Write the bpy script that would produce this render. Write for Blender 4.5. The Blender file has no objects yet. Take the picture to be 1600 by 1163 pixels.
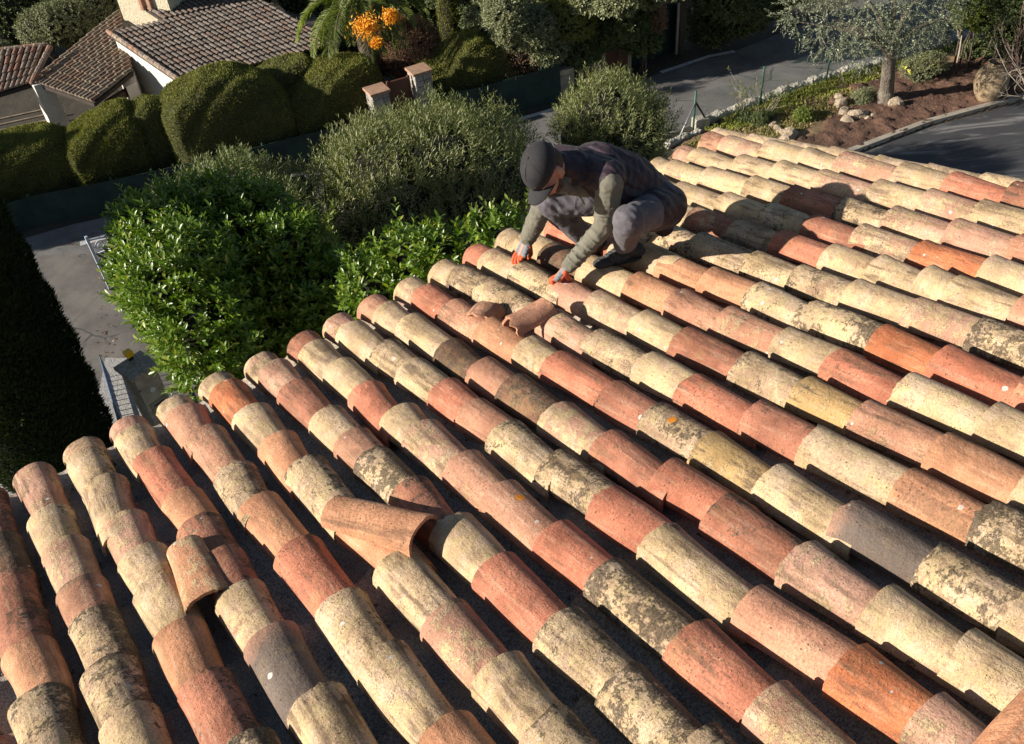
import bpy, math, random
import numpy as np
from mathutils import Matrix, Vector
random.seed(7); RNG=np.random.RandomState(11)
SC=bpy.context.scene; COL=SC.collection
R=math.radians
# ---------------------------------------------------------------- camera
RI=np.array([0.99539913,-0.06448418,-0.07086858]); UP=np.array([0.09581527,0.66990886,0.73623472]); FW=np.array([0.,0.73963769,-0.67300526])
FPX=1415.575; CAM=np.array([0.,0.,12.])
cd=bpy.data.cameras.new('camera'); cam=bpy.data.objects.new('camera',cd); COL.objects.link(cam)
M=Matrix.Identity(4)
for i in range(3):
    M[i][0]=RI[i]; M[i][1]=UP[i]; M[i][2]=-FW[i]; M[i][3]=CAM[i]
cam.matrix_world=M; cd.sensor_width=36; cd.lens=FPX/1600*36; cd.clip_start=.05; cd.clip_end=500
SC.camera=cam
# ---------------------------------------------------------------- light
SUN_AZ=R(191); SUN_EL=R(21)          # direction towards the sun
w=bpy.data.worlds.new('World'); SC.world=w; w.use_nodes=True
nt=w.node_tree; bg=nt.nodes['Background']; sky=nt.nodes.new('ShaderNodeTexSky'); sky.sky_type='NISHITA'; sky.sun_disc=False
sky.sun_elevation=SUN_EL; sky.sun_rotation=math.pi/2-SUN_AZ; sky.air_density=1; sky.dust_density=.6
nt.links.new(sky.outputs[0],bg.inputs[0]); bg.inputs[1].default_value=.05
sd=bpy.data.lights.new('sun','SUN'); sd.energy=5.0; sd.angle=R(.5); sd.color=(1,.92,.80)
so=bpy.data.objects.new('sun',sd); COL.objects.link(so)
tos=Vector((math.cos(SUN_EL)*math.cos(SUN_AZ),math.cos(SUN_EL)*math.sin(SUN_AZ),math.sin(SUN_EL)))
so.rotation_euler=tos.to_track_quat('Z','Y').to_euler(); so.location=(-20,-5,30)
SC.view_settings.view_transform='Standard'; SC.view_settings.look='None'; SC.view_settings.exposure=0.80; SC.view_settings.gamma=1
# ---------------------------------------------------------------- helpers
def nrm(v): v=np.asarray(v,float); return v/np.linalg.norm(v,axis=-1,keepdims=True)
def ray(p): return FW+RI*(p[0]-800)/FPX-UP*(p[1]-581.5)/FPX
def G(px,py,z=0.):
    v=ray((px,py)); return CAM+v*((z-12)/v[2])
def D(px,py,dep): return CAM+ray((px,py))*dep
def VP(px,py,P0,dr):
    """hit the vertical plane through P0 along horizontal direction dr"""
    n=np.array([-dr[1],dr[0],0]); v=ray((px,py)); return CAM+v*(((P0-CAM)@n)/(v@n))
def finish(o,parent=None):
    COL.objects.link(o)
    if parent is not None:
        o.parent=parent; o.matrix_parent_inverse=Matrix.Translation(-parent.location)
    return o
def tag(o,label=None,cat=None,group=None,kind=None):
    if label:o['label']=label
    if cat:o['category']=cat
    if group:o['group']=group
    if kind:o['kind']=kind
    return o
def thing(name,loc,label,cat,group=None):
    o=bpy.data.objects.new(name,None); o.location=Vector([float(t) for t in loc]); o.empty_display_size=.2; COL.objects.link(o)
    return tag(o,label,cat,group)
def fast(name,V,Fa,mat,parent=None,smooth=False):
    V=np.asarray(V,np.float32); Fa=np.asarray(Fa,np.int32); me=bpy.data.meshes.new(name); m,k=Fa.shape
    me.vertices.add(len(V)); me.vertices.foreach_set('co',V.ravel())
    me.loops.add(m*k); me.loops.foreach_set('vertex_index',Fa.ravel())
    me.polygons.add(m); me.polygons.foreach_set('loop_start',np.arange(m,dtype=np.int32)*k); me.polygons.foreach_set('loop_total',np.full(m,k,np.int32))
    if smooth: me.polygons.foreach_set('use_smooth',np.ones(m,bool))
    me.update(calc_edges=True); me.validate()
    me.materials.append(mat); return finish(bpy.data.objects.new(name,me),parent)
class MB:
    def __init__(s): s.v=[]; s.f=[]
    def add(s,V,F):
        b=len(s.v); s.v+= [tuple(map(float,p)) for p in V]; s.f+=[tuple(int(i)+b for i in q) for q in F]; return s
    def box(s,c,size,ax=None,az=0.):
        hx,hy,hz=[t/2 for t in size]; c=np.asarray(c,float)
        if ax is None: ax=[np.array([math.cos(az),math.sin(az),0]),np.array([-math.sin(az),math.cos(az),0]),np.array([0,0,1.])]
        V=[c+ax[0]*x*hx+ax[1]*y*hy+ax[2]*z*hz for z in(-1,1) for y in(-1,1) for x in(-1,1)]
        return s.add(V,[(0,2,3,1),(4,5,7,6),(0,1,5,4),(2,6,7,3),(1,3,7,5),(0,4,6,2)])
    def beam(s,p0,p1,wd,ht):
        p0=np.asarray(p0,float);p1=np.asarray(p1,float);a=nrm(p1-p0);u=np.array([0,0,1.]) if abs(a[2])<.9 else np.array([0,1.,0]); b=nrm(np.cross(u,a));c=np.cross(a,b)
        return s.box((p0+p1)/2,(np.linalg.norm(p1-p0),wd,ht),[a,b,c])
    def tube(s,pts,rs,n=8,cap=True):
        pts=np.asarray(pts,float); m=len(pts)
        if np.isscalar(rs): rs=[rs]*m
        t=np.gradient(pts,axis=0); t=nrm(t); u=np.array([0,0,1.]) if abs(t[0][2])<.9 else np.array([1.,0,0])
        V=[];
        for i in range(m):
            b=nrm(np.cross(t[i],u)); c=np.cross(t[i],b); u=np.cross(b,t[i]) if i else u
            for k in range(n):
                a=2*math.pi*k/n; V.append(pts[i]+(b*math.cos(a)+c*math.sin(a))*rs[i])
        F=[(i*n+k,i*n+(k+1)%n,(i+1)*n+(k+1)%n,(i+1)*n+k) for i in range(m-1) for k in range(n)]
        if cap: F+= [tuple(range(n-1,-1,-1)),tuple((m-1)*n+k for k in range(n))]
        return s.add(V,F)
    def ell(s,c,r,ax=None,nu=16,nv=10,ns=None):
        if np.isscalar(r): r=(r,r,r)
        if ax is None: ax=np.eye(3)
        ax=np.asarray(ax); V=[];F=[]
        for j in range(nv+1):
            th=math.pi*j/nv
            for i in range(nu):
                ph=2*math.pi*i/nu; V.append(np.asarray(c)+ax[0]*r[0]*math.sin(th)*math.cos(ph)+ax[1]*r[1]*math.sin(th)*math.sin(ph)+ax[2]*r[2]*math.cos(th))
        for j in range(nv):
            for i in range(nu): F.append((j*nu+i,(j+1)*nu+i,(j+1)*nu+(i+1)%nu,j*nu+(i+1)%nu))
        return s.add(V,F)
    def cap(s,p0,p1,r0,r1,n=14):
        p0=np.asarray(p0,float);p1=np.asarray(p1,float);a=p1-p0;L=np.linalg.norm(a);a=a/L
        u=np.array([0,0,1.]) if abs(a[2])<.9 else np.array([1.,0,0]); b=nrm(np.cross(a,u));c=np.cross(a,b)
        pr=[(-r0*math.cos(t),r0*math.sin(t)) for t in np.linspace(.02,math.pi/2,6)]+[(L+r1*math.sin(t),r1*math.cos(t)) for t in np.linspace(0,math.pi/2-.02,6)]
        V=[p0+a*x+(b*math.cos(2*math.pi*k/n)+c*math.sin(2*math.pi*k/n))*r for x,r in pr for k in range(n)]
        m=len(pr); F=[(i*n+k,i*n+(k+1)%n,(i+1)*n+(k+1)%n,(i+1)*n+k) for i in range(m-1) for k in range(n)]
        F+=[tuple(range(n-1,-1,-1)),tuple((m-1)*n+k for k in range(n))]
        return s.add(V,F)
    def build(s,name,mat,parent=None,smooth=False,bevel=0):
        me=bpy.data.meshes.new(name); me.from_pydata(s.v,[],s.f); me.validate(); me.update()
        if smooth: me.polygons.foreach_set('use_smooth',[True]*len(me.polygons))
        for m in (mat if isinstance(mat,(list,tuple)) else [mat]): me.materials.append(m)
        o=finish(bpy.data.objects.new(name,me),parent)
        if bevel: b=o.modifiers.new('bevel','BEVEL'); b.width=bevel; b.segments=2; b.limit_method='ANGLE'
        return o
def skin(mb,name,mat,parent,voxel=.008,smooth=4,disp=None):
    """fuse the overlapping volumes into one continuous surface"""
    o=mb.build('tmp',mat,None,True)
    m=o.modifiers.new('r','REMESH'); m.mode='VOXEL'; m.voxel_size=voxel; m.use_smooth_shade=True
    s=o.modifiers.new('s','SMOOTH'); s.iterations=smooth; s.factor=.6
    if disp:
        t=bpy.data.textures.new('fold','CLOUDS'); t.noise_scale=disp[0]; t.noise_depth=2
        dm=o.modifiers.new('d','DISPLACE'); dm.texture=t; dm.strength=disp[1]; dm.texture_coords='GLOBAL'; dm.mid_level=.5
    dg=bpy.context.evaluated_depsgraph_get(); me=bpy.data.meshes.new_from_object(o.evaluated_get(dg)); me.name=name
    bpy.data.objects.remove(o)
    return finish(bpy.data.objects.new(name,me),parent)
# ---------------------------------------------------------------- materials
def mat(name):
    m=bpy.data.materials.new(name); m.use_nodes=True; t=m.node_tree; return m,t,t.nodes['Principled BSDF']
class N:
    def __init__(s,t): s.t=t
    def n(s,ty,**k):
        x=s.t.nodes.new(ty)
        for a,b in k.items(): setattr(x,a,b)
        return x
    def l(s,a,b): s.t.links.new(a,b)
    def noise(s,co,scale,detail=4,rough=.55,dist=0):
        x=s.n('ShaderNodeTexNoise'); s.l(co,x.inputs['Vector']); x.inputs['Scale'].default_value=scale; x.inputs['Detail'].default_value=detail; x.inputs['Roughness'].default_value=rough; x.inputs['Distortion'].default_value=dist; return x.outputs[0]
    def map(s,v,a,b,c=0,d=1,sm=True):
        x=s.n('ShaderNodeMapRange'); x.interpolation_type='SMOOTHSTEP' if sm else 'LINEAR'
        for nm,q in (('Value',v),('From Min',a),('From Max',b),('To Min',c),('To Max',d)):
            if isinstance(q,(int,float)): x.inputs[nm].default_value=q
            else: s.l(q,x.inputs[nm])
        return x.outputs[0]
    def math(s,op,a,b=0.):
        x=s.n('ShaderNodeMath',operation=op)
        for i,q in enumerate((a,b)):
            if isinstance(q,(int,float)): x.inputs[i].default_value=q
            else: s.l(q,x.inputs[i])
        return x.outputs[0]
    def mix(s,f,a,b,mode='MIX'):
        x=s.n('ShaderNodeMix',data_type='RGBA',blend_type=mode)
        for i,q in ((0,f),(6,a),(7,b)):
            if isinstance(q,(int,float)): x.inputs[i].default_value=q
            elif isinstance(q,(tuple,list)): x.inputs[i].default_value=(*q,1)
            else: s.l(q,x.inputs[i])
        return x.outputs[2]
    def attr(s,nm): x=s.n('ShaderNodeAttribute',attribute_type='OBJECT',attribute_name=nm); return x.outputs['Fac']
    def scale(s,co,sc):
        x=s.n('ShaderNodeMapping'); s.l(co,x.inputs[0]); x.inputs['Scale'].default_value=sc; return x.outputs[0]
    def bump(s,h,st,dist,prev=None):
        x=s.n('ShaderNodeBump'); s.l(h,x.inputs['Height']); x.inputs['Strength'].default_value=st; x.inputs['Distance'].default_value=dist
        if prev is not None: s.l(prev,x.inputs['Normal'])
        return x.outputs[0]
def simple(name,c1,c2,scale=5,rough=.85,bump=.3,bd=.01,c3=None,fine=60,stretch=None,metal=0,obj=True):
    m,t,b=mat(name); k=N(t); co=k.n('ShaderNodeTexCoord').outputs['Object']
    if stretch: co=k.scale(co,stretch)
    a=k.map(k.noise(co,scale,6,.6),.35,.65); c=k.mix(a,c1,c2); f=k.noise(co,fine,4,.7)
    if c3: c=k.mix(k.map(f,.55,.7),c,c3)
    c=k.mix(.35,c,k.mix(f,(.35,.35,.35),(1.35,1.35,1.35)),'MULTIPLY')
    k.l(c,b.inputs['Base Color']); b.inputs['Roughness'].default_value=rough; b.inputs['Metallic'].default_value=metal
    if bump: k.l(k.bump(f,bump,bd,k.bump(k.noise(co,scale*3,5),bump,bd*2)),b.inputs['Normal'])
    return m
def leafmat(name,c1,c2,rough=.45,tr=.25,spec=.5,c3=None):
    m,t,b=mat(name); k=N(t); g=k.n('ShaderNodeNewGeometry'); r=g.outputs['Random Per Island']
    c=k.mix(r,c1,c2)
    if c3: c=k.mix(k.map(k.math('FRACT',k.math('MULTIPLY',r,17.31)),.86,.9),c,c3)
    k.l(c,b.inputs['Base Color']); b.inputs['Roughness'].default_value=rough; b.inputs['Specular IOR Level'].default_value=spec
    tb=k.n('ShaderNodeBsdfTranslucent'); k.l(k.mix(1.,c,(1.3,1.5,.5),'MULTIPLY'),tb.inputs[0])
    mx=k.n('ShaderNodeMixShader'); mx.inputs[0].default_value=tr; k.l(b.outputs[0],mx.inputs[1]); k.l(tb.outputs[0],mx.inputs[2])
    k.l(mx.outputs[0],t.nodes['Material Output'].inputs[0]); return m
def tile_material(name,channel=False):
    m,t,b=mat(name); k=N(t); tc=k.n('ShaderNodeTexCoord').outputs['Object']
    add=k.n('ShaderNodeVectorMath',operation='ADD'); k.l(tc,add.inputs[0])
    cx=k.n('ShaderNodeCombineXYZ'); sd_=k.attr('seed'); k.l(sd_,cx.inputs[0]); k.l(k.math('MULTIPLY',sd_,1.7),cx.inputs[2]); k.l(cx.outputs[0],add.inputs[1]); vs=k.n('ShaderNodeVectorMath',operation='SCALE'); k.l(add.outputs[0],vs.inputs[0]); k.l(k.attr('nsc'),vs.inputs['Scale']); co=vs.outputs[0]
    base=k.n('ShaderNodeObjectInfo').outputs['Color']
    big=k.noise(co,7,5,.6,.4); mid=k.noise(co,26,6,.65); fine=k.noise(co,170,4,.7); grit=k.noise(co,420,2,.6)
    streak=k.noise(k.scale(co,(55,4,55)),1,5,.6)
    c=k.mix(k.map(big,.3,.7),k.mix(1.,base,(.80,.76,.74),'MULTIPLY'),k.mix(1.,base,(1.16,1.12,1.08),'MULTIPLY'))
    c=k.mix(k.map(streak,.5,.75,0,.45),c,k.mix(.6,c,(.72,.60,.44)))
    # grey, over-fired half
    gy=k.n('ShaderNodeSeparateXYZ'); k.l(tc,gy.inputs[0])
    gm=k.map(k.math('ADD',k.math('MULTIPLY',gy.outputs[1],k.attr('gdir')),k.math('MULTIPLY',big,.25)),.05,.2)
    c=k.mix(k.math('MULTIPLY',gm,k.attr('grey')),c,(.17,.135,.115))
    # pale yellow-cream lichen and lime bloom
    lm=k.math('ADD',k.math('MULTIPLY',big,.5),k.math('ADD',k.math('MULTIPLY',mid,.45),k.math('MULTIPLY',fine,.25)))
    li=k.attr('lich'); th=k.math('SUBTRACT',.92,k.math('MULTIPLY',li,.62))
    lmask=k.map(k.math('SUBTRACT',lm,th),-.05,.07)
    lcol=k.mix(k.map(mid,.35,.65),(.56,.395,.255),(.60,.47,.255))
    lcol=k.mix(k.map(k.noise(co,11,3),.45,.65,0,.5),lcol,(.64,.49,.37))
    c=k.mix(k.math('MULTIPLY',lmask,.92),c,lcol)
    # brown and black speckled crust
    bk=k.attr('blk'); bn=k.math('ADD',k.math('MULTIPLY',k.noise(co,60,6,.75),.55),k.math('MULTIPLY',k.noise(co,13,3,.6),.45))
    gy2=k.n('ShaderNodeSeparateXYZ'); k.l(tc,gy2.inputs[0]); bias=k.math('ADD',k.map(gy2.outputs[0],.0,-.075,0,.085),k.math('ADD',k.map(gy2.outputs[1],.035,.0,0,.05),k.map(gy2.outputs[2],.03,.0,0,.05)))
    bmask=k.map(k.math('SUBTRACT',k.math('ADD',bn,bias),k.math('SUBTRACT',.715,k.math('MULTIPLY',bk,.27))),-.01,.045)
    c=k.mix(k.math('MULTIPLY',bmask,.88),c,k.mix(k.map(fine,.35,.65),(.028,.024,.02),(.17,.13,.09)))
    sf=k.noise(co,115,5,.75); c=k.mix(k.math('MULTIPLY',k.attr('spk'),k.math('MULTIPLY',k.map(sf,.52,.62),k.map(big,.36,.64,.1,1.))),c,(.12,.082,.055))
    dk=k.map(k.math('ADD',k.noise(k.scale(co,(26,3.2,26)),1,4,.65),k.math('MULTIPLY',big,.35)),.66,.84,0,.75); c=k.mix(k.math('MULTIPLY',dk,k.attr('spk')),c,(.11,.075,.052))
    och=k.map(k.noise(co,9.5,4,.6,.8),.52,.68,0,.55); c=k.mix(k.math('MULTIPLY',och,k.attr('spk')),c,k.mix(.5,c,(.45,.30,.13)))
    c=k.mix(1.,c,k.mix(k.map(k.noise(co,5,3,.5),.35,.65),(.80,.78,.76),(1.08,1.07,1.06)),'MULTIPLY')
    # pits
    vo=k.n('ShaderNodeTexVoronoi'); k.l(co,vo.inputs['Vector']); vo.inputs['Scale'].default_value=62
    pit=k.math('MULTIPLY',k.map(vo.outputs['Distance'],.10,.17,1,0),k.map(mid,.48,.56)); c=k.mix(k.math('MULTIPLY',pit,.75),c,(.07,.045,.03))
    # round pale and orange lichen discs
    v2=k.n('ShaderNodeTexVoronoi'); k.l(co,v2.inputs['Vector']); v2.inputs['Scale'].default_value=15
    sp=k.n('ShaderNodeSeparateColor'); k.l(v2.outputs['Color'],sp.inputs[0])
    disc=k.math('MULTIPLY',k.map(k.math('ADD',v2.outputs['Distance'],k.math('MULTIPLY',mid,.12)),.17,.2,1,0),k.math('GREATER_THAN',sp.outputs[0],.90)); c=k.mix(k.math('MULTIPLY',disc,.8),c,(.62,.60,.55))
    c=k.mix(1.,c,k.mix(grit,(.82,.82,.82),(1.15,1.15,1.15)),'MULTIPLY'); c=k.mix(.5,c,k.mix(k.map(fine,.3,.7),(.50,.48,.46),(1.36,1.35,1.33)),'MULTIPLY')
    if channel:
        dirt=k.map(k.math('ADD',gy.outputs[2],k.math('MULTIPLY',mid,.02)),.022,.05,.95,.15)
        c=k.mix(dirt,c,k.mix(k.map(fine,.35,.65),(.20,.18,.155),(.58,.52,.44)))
    if not channel:
        dx=k.math('SUBTRACT',gy.outputs[0],k.attr('orx')); dy=k.math('SUBTRACT',gy.outputs[1],k.attr('ory')); dd=k.math('SQRT',k.math('ADD',k.math('MULTIPLY',dx,dx),k.math('MULTIPLY',dy,dy)))
        om=k.map(k.math('ADD',dd,k.math('MULTIPLY',k.math('SUBTRACT',k.noise(co,90,4,.7),.5),.022)),.016,.019,1,0); c=k.mix(om,c,(.62,.22,.02))
    k.l(c,b.inputs['Base Color']); b.inputs['Roughness'].default_value=.88; b.inputs['Specular IOR Level'].default_value=.25
    h=k.math('ADD',k.math('MULTIPLY',fine,.5),k.math('ADD',k.math('MULTIPLY',lmask,.35),k.math('MULTIPLY',streak,.5)))
    h=k.math('SUBTRACT',h,k.math('MULTIPLY',pit,.9))
    k.l(k.bump(h,.75,.0045,k.bump(mid,.6,.014)),b.inputs['Normal'])
    return m
TILES={
 -1:[(0.0,0.0,'B'),(0.161,0.0,'B'),(0.46,0.0,'D'),(0.762,0.07,'B'),(1.052,0.03,'B'),(1.224,0.03,'O'),(1.5,-0.03,'M'),(1.819,0.0,'Y'),(2.135,0.01,'R')],
 0:[(0.0,-0.04,'P'),(0.449,-0.05,'Y'),(0.738,0.01,'P'),(1.055,-0.0,'G'),(1.256,-0.01,'M'),(1.553,-0.08,'M'),(1.807,-0.1,'Y'),(2.126,-0.03,'O')],
 1:[(0.0,-0.01,'P'),(0.133,-0.04,'Y'),(0.438,0.04,'Y'),(0.776,0.04,'P'),(1.068,0.04,'Y'),(1.28,0.01,'Y'),(1.565,-0.05,'O'),(1.85,-0.08,'B'),(2.167,0.05,'M'),(2.476,-0.03,'B')],
 2:[(0.0,-0.06,'P'),(0.129,-0.07,'Y'),(0.402,0.01,'R'),(0.817,0.07,'O'),(1.07,0.03,'B'),(1.327,0.0,'B'),(1.548,-0.06,'Y'),(1.83,-0.02,'G'),(2.174,0.02,'Y'),(2.482,-0.01,'R'),(2.772,-0.01,'Y')],
 3:[(0.025,-0.07,'Y'),(0.172,0.02,'K'),(0.466,0.06,'K'),(0.852,0.05,'M'),(1.132,0.01,'O'),(1.518,0.04,'R'),(1.872,0.05,'Y'),(2.181,-0.0,'Y'),(2.535,0.04,'O'),(2.849,-0.03,'B')],
 4:[(0.009,-0.08,'Y'),(0.157,-0.01,'V'),(0.456,0.05,'Y'),(0.797,0.01,'O'),(1.08,0.05,'M'),(1.54,0.1,'O'),(1.858,0.03,'Y'),(2.187,0.0,'P'),(2.476,0.03,'Y'),(2.717,-0.06,'M'),(3.033,-0.02,'Y')],
 5:[(0.011,0.01,'P'),(0.176,0.1,'P'),(0.451,0.06,'B'),(0.811,0.06,'Y'),(1.071,0.05,'K'),(1.253,0.04,'L'),(1.546,0.08,'B'),(1.858,0.06,'Y'),(2.138,0.02,'R'),(2.475,0.01,'M'),(2.76,-0.01,'L'),(3.029,0.05,'L'),(3.325,0.03,'P')],
 6:[(0.03,0.07,'B'),(0.188,0.05,'Y'),(0.468,0.08,'Y'),(0.773,0.0,'R'),(1.075,0.04,'Y'),(1.264,0.05,'P'),(1.58,0.06,'K'),(1.842,0.01,'K'),(2.158,0.01,'R'),(2.42,0.03,'L'),(2.783,0.04,'R'),(3.068,0.01,'P'),(3.374,0.03,'Y'),(3.672,-0.03,'L')],
 7:[(0.019,-0.06,'P'),(0.173,-0.0,'Y'),(0.518,0.1,'M'),(0.786,0.06,'Y'),(1.091,0.05,'R'),(1.308,0.05,'K'),(1.559,-0.0,'M'),(1.867,0.05,'M'),(2.171,-0.01,'R'),(2.429,-0.0,'Y'),(2.822,-0.1,'K'),(3.139,0.01,'V'),(3.356,0.08,'P'),(3.661,0.01,'P')],
 8:[(0.0,-0.1,'K'),(0.16,-0.07,'Y'),(0.396,0.01,'Y'),(0.788,-0.06,'D'),(1.077,-0.09,'K'),(1.313,-0.06,'D'),(1.622,-0.1,'P'),(1.923,-0.07,'B'),(2.222,0.03,'R'),(2.491,-0.07,'B'),(2.805,-0.08,'P'),(3.073,-0.02,'Y'),(3.306,0.03,'Y'),(3.607,0.01,'K')],
 9:[(0.006,-0.1,'P'),(0.176,-0.03,'R'),(0.472,-0.09,'K'),(0.794,-0.09,'O'),(1.108,-0.03,'Y'),(1.316,-0.05,'R'),(1.684,-0.04,'B'),(1.935,-0.06,'M'),(2.219,-0.1,'T'),(2.509,-0.1,'Y'),(2.794,-0.05,'G'),(3.081,-0.02,'L'),(3.33,-0.01,'Y'),(3.626,-0.01,'O')],
 10:[(0.0,-0.1,'Y'),(0.166,-0.0,'M'),(0.42,0.02,'M'),(0.999,-0.1,'P'),(1.322,-0.04,'M'),(1.648,-0.02,'Y'),(1.9,-0.05,'R'),(2.226,-0.02,'B'),(2.481,0.0,'Y'),(2.832,0.03,'O'),(3.09,0.1,'L'),(3.391,-0.03,'M')],
 11:[(0.0,-0.1,'R'),(0.141,-0.03,'Y'),(0.446,-0.08,'M'),(0.769,0.03,'P'),(1.04,-0.0,'P'),(1.37,-0.01,'Y'),(1.623,0.02,'B'),(1.971,-0.04,'M'),(2.259,-0.03,'T'),(2.517,-0.02,'K'),(2.814,-0.08,'O'),(3.093,-0.05,'Y'),(3.41,-0.01,'M')],
 12:[(0.0,-0.09,'M'),(0.161,0.0,'Y'),(0.384,0.02,'D'),(0.732,-0.06,'Y'),(1.08,-0.01,'O'),(1.374,-0.05,'K'),(1.663,-0.03,'K'),(1.973,-0.02,'Y'),(2.23,-0.05,'R'),(2.533,-0.06,'Y'),(2.847,-0.03,'Y'),(3.141,-0.03,'Y')],  # third tile's black stands in for the dark hole of a missing tile
 13:[(0.03,-0.09,'Y'),(0.161,0.0,'R'),(0.46,0.0,'R'),(0.706,0.0,'Y'),(0.895,0.03,'Y'),(1.054,0.02,'O'),(1.352,-0.04,'O'),(1.63,0.01,'M'),(1.928,0.02,'L'),(2.264,-0.03,'V'),(2.528,-0.07,'R'),(2.831,0.02,'R'),(3.148,-0.01,'M')],
 14:[(0.0,0.0,'K'),(0.161,0.0,'Y'),(0.46,0.0,'Y'),(0.756,0.06,'M'),(1.032,0.1,'M'),(1.409,0.01,'M'),(1.679,-0.02,'M'),(1.964,0.05,'Y'),(2.245,0.1,'P'),(2.523,0.0,'L'),(2.839,0.02,'O')],
 15:[(0.0,0.0,'Y'),(0.161,0.0,'Y'),(0.353,0.0,'Y'),(0.604,0.03,'Y'),(0.794,0.05,'B'),(1.096,0.02,'M'),(1.375,0.01,'R'),(1.67,0.02,'Y'),(1.917,0.06,'Y'),(2.145,0.08,'Y'),(2.279,0.04,'Y'),(2.558,-0.03,'K'),(2.85,0.01,'L')],
 16:[(0.0,0.0,'K'),(0.161,0.0,'Y'),(0.445,0.04,'Y'),(0.801,0.01,'Y'),(1.106,0.03,'M'),(1.389,-0.04,'B'),(1.656,0.03,'P'),(1.975,0.01,'V'),(2.292,-0.02,'Y'),(2.588,0.02,'L')],
 17:[(0.016,0.05,'Y'),(0.161,0.0,'Y'),(0.46,0.02,'Y'),(0.784,0.07,'Y'),(1.061,0.06,'B'),(1.395,-0.01,'M'),(1.667,0.05,'P'),(1.986,0.04,'P'),(2.282,0.0,'K'),(2.574,0.0,'Y')],
 18:[(0.03,-0.06,'P'),(0.157,-0.02,'Y'),(0.5,0.02,'Y'),(0.793,0.02,'Y'),(1.067,0.07,'P'),(1.417,0.08,'Y'),(1.702,0.07,'P'),(1.966,0.1,'Y'),(2.267,0.02,'K'),(2.561,0.01,'M')],
 19:[(0.019,0.03,'K'),(0.192,-0.05,'P'),(0.505,0.02,'Y'),(0.789,-0.02,'Y'),(1.032,0.1,'P'),(1.399,0.08,'Y'),(1.68,0.08,'R'),(1.99,0.05,'B'),(2.284,0.02,'R')],
}
# ---------------------------------------------------------------- roof frame
OR=np.array([-2.20566029,2.87062358,9.09524002]); DN=np.array([-0.53354706,0.81491574,-0.22636227]); EA=np.array([0.83554229,0.54936312,0.00832081]); NR=np.array([-0.13113584,0.18469571,0.97400764])
SPC=.225; HT=.088
def RPt(u,s,h=0.): return OR+EA*SPC*u-DN*s+NR*h      # row, metres up from the eave, height over the tile crests
def roof_hit(px,py,h=0.):
    v=ray((px,py)); c=OR-CAM; return CAM+v*((c@NR+h)/(v@NR))
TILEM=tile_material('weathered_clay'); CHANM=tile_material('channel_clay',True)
def tile_geo(L,hw,hn,ht,rs,th=.011,wob=.003,chip=.006,jag0=0,jag1=0,na=22,nl=16,a0=0.,a1=math.pi):
    rg=np.random.RandomState(rs); ph=rg.uniform(0,6.28,8); V=[];F=[]
    rim0=[rg.normal(0,chip*.35)+chip*math.sin(3*a+ph[0])*.5-abs(rg.normal(0,1))*(chip*1.5 if rg.rand()<.06 else 0) for a in np.linspace(a0,a1,na+1)]
    rim1=[rg.normal(0,chip*.4) for _ in range(na+1)]
    if jag0: rim0=[jag0*(math.sin(a*2.3+ph[1])*.5+.35*math.sin(a*7+ph[2])+rg.normal(0,.12)) for a in np.linspace(a0,a1,na+1)]
    if jag1: rim1=[jag1*(math.sin(a*2.1+ph[3])*.6+.4*math.sin(a*6+ph[4])+rg.normal(0,.12)) for a in np.linspace(a0,a1,na+1)]
    sk=rg.normal(0,.004)
    for sh in (0,1):
        for j in range(nl+1):
            t=j/nl; w=hw+(hn-hw)*t+wob*math.sin(t*5+ph[5]); h=ht*(1-.12*t)+wob*math.sin(t*4+ph[6])
            for i in range(na+1):
                a=a0+(a1-a0)*i/na; rr=1+wob*6*math.sin(2*a+ph[7]+t*3)*.5
                ww=w-th*sh; hh=h-th*sh
                x=math.cos(a); x=math.copysign(abs(x)**.86,x)
                y=t*L; 
                if j==0: y+= rim0[i]
                elif j==1: y+= rim0[i]*.35
                if j==nl: y+=rim1[i]
                lip=.0025*math.exp(-((t*L-.012)/.016)**2) if not sh else 0
                V.append((x*(ww+lip)*rr+sk*math.sin(t*3),y,math.sin(a)**.92*(hh+lip)*rr if 0<a<math.pi else 0))
    n=na+1; B=(nl+1)*n
    for j in range(nl):
        for i in range(na):
            a=j*n+i; F.append((a,a+1,a+n+1,a+n)); b=B+a; F.append((b,b+n,b+n+1,b+1))
    for i in range(na):
        F.append((i,B+i,B+i+1,i+1)); a=nl*n+i; F.append((a,a+1,B+a+1,B+a))
    for j in range(nl):
        for i in (0,na):
            a=j*n+i; q=(a,a+n,B+a+n,B+a); F.append(q if i==0 else q[::-1])
    return V,F
def tile_mesh(name,*a,**k):
    V,F=tile_geo(*a,**k); me=bpy.data.meshes.new(name); me.from_pydata(V,[],F); me.update()
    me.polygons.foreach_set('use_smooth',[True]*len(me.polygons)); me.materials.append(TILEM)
    sel=[False]*len(me.edges)
    if hasattr(me,'set_sharp_from_angle'): me.set_sharp_from_angle(angle=R(50))
    return me
VAR=[tile_mesh('cover_tile',.43,.094+random.uniform(-.004,.005),.075+random.uniform(-.003,.004),HT+random.uniform(-.006,.004),i+3,wob=random.uniform(.001,.004),chip=random.choice([.002,.003,.004,.006])) for i in range(18)]
def place(me,P,X,Y,Z,name='roof_tile'):
    o=bpy.data.objects.new(name,me); m=Matrix.Identity(4)
    for i in range(3): m[i][0]=X[i];m[i][1]=Y[i];m[i][2]=Z[i];m[i][3]=P[i]
    o.matrix_world=m; COL.objects.link(o); return o
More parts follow.
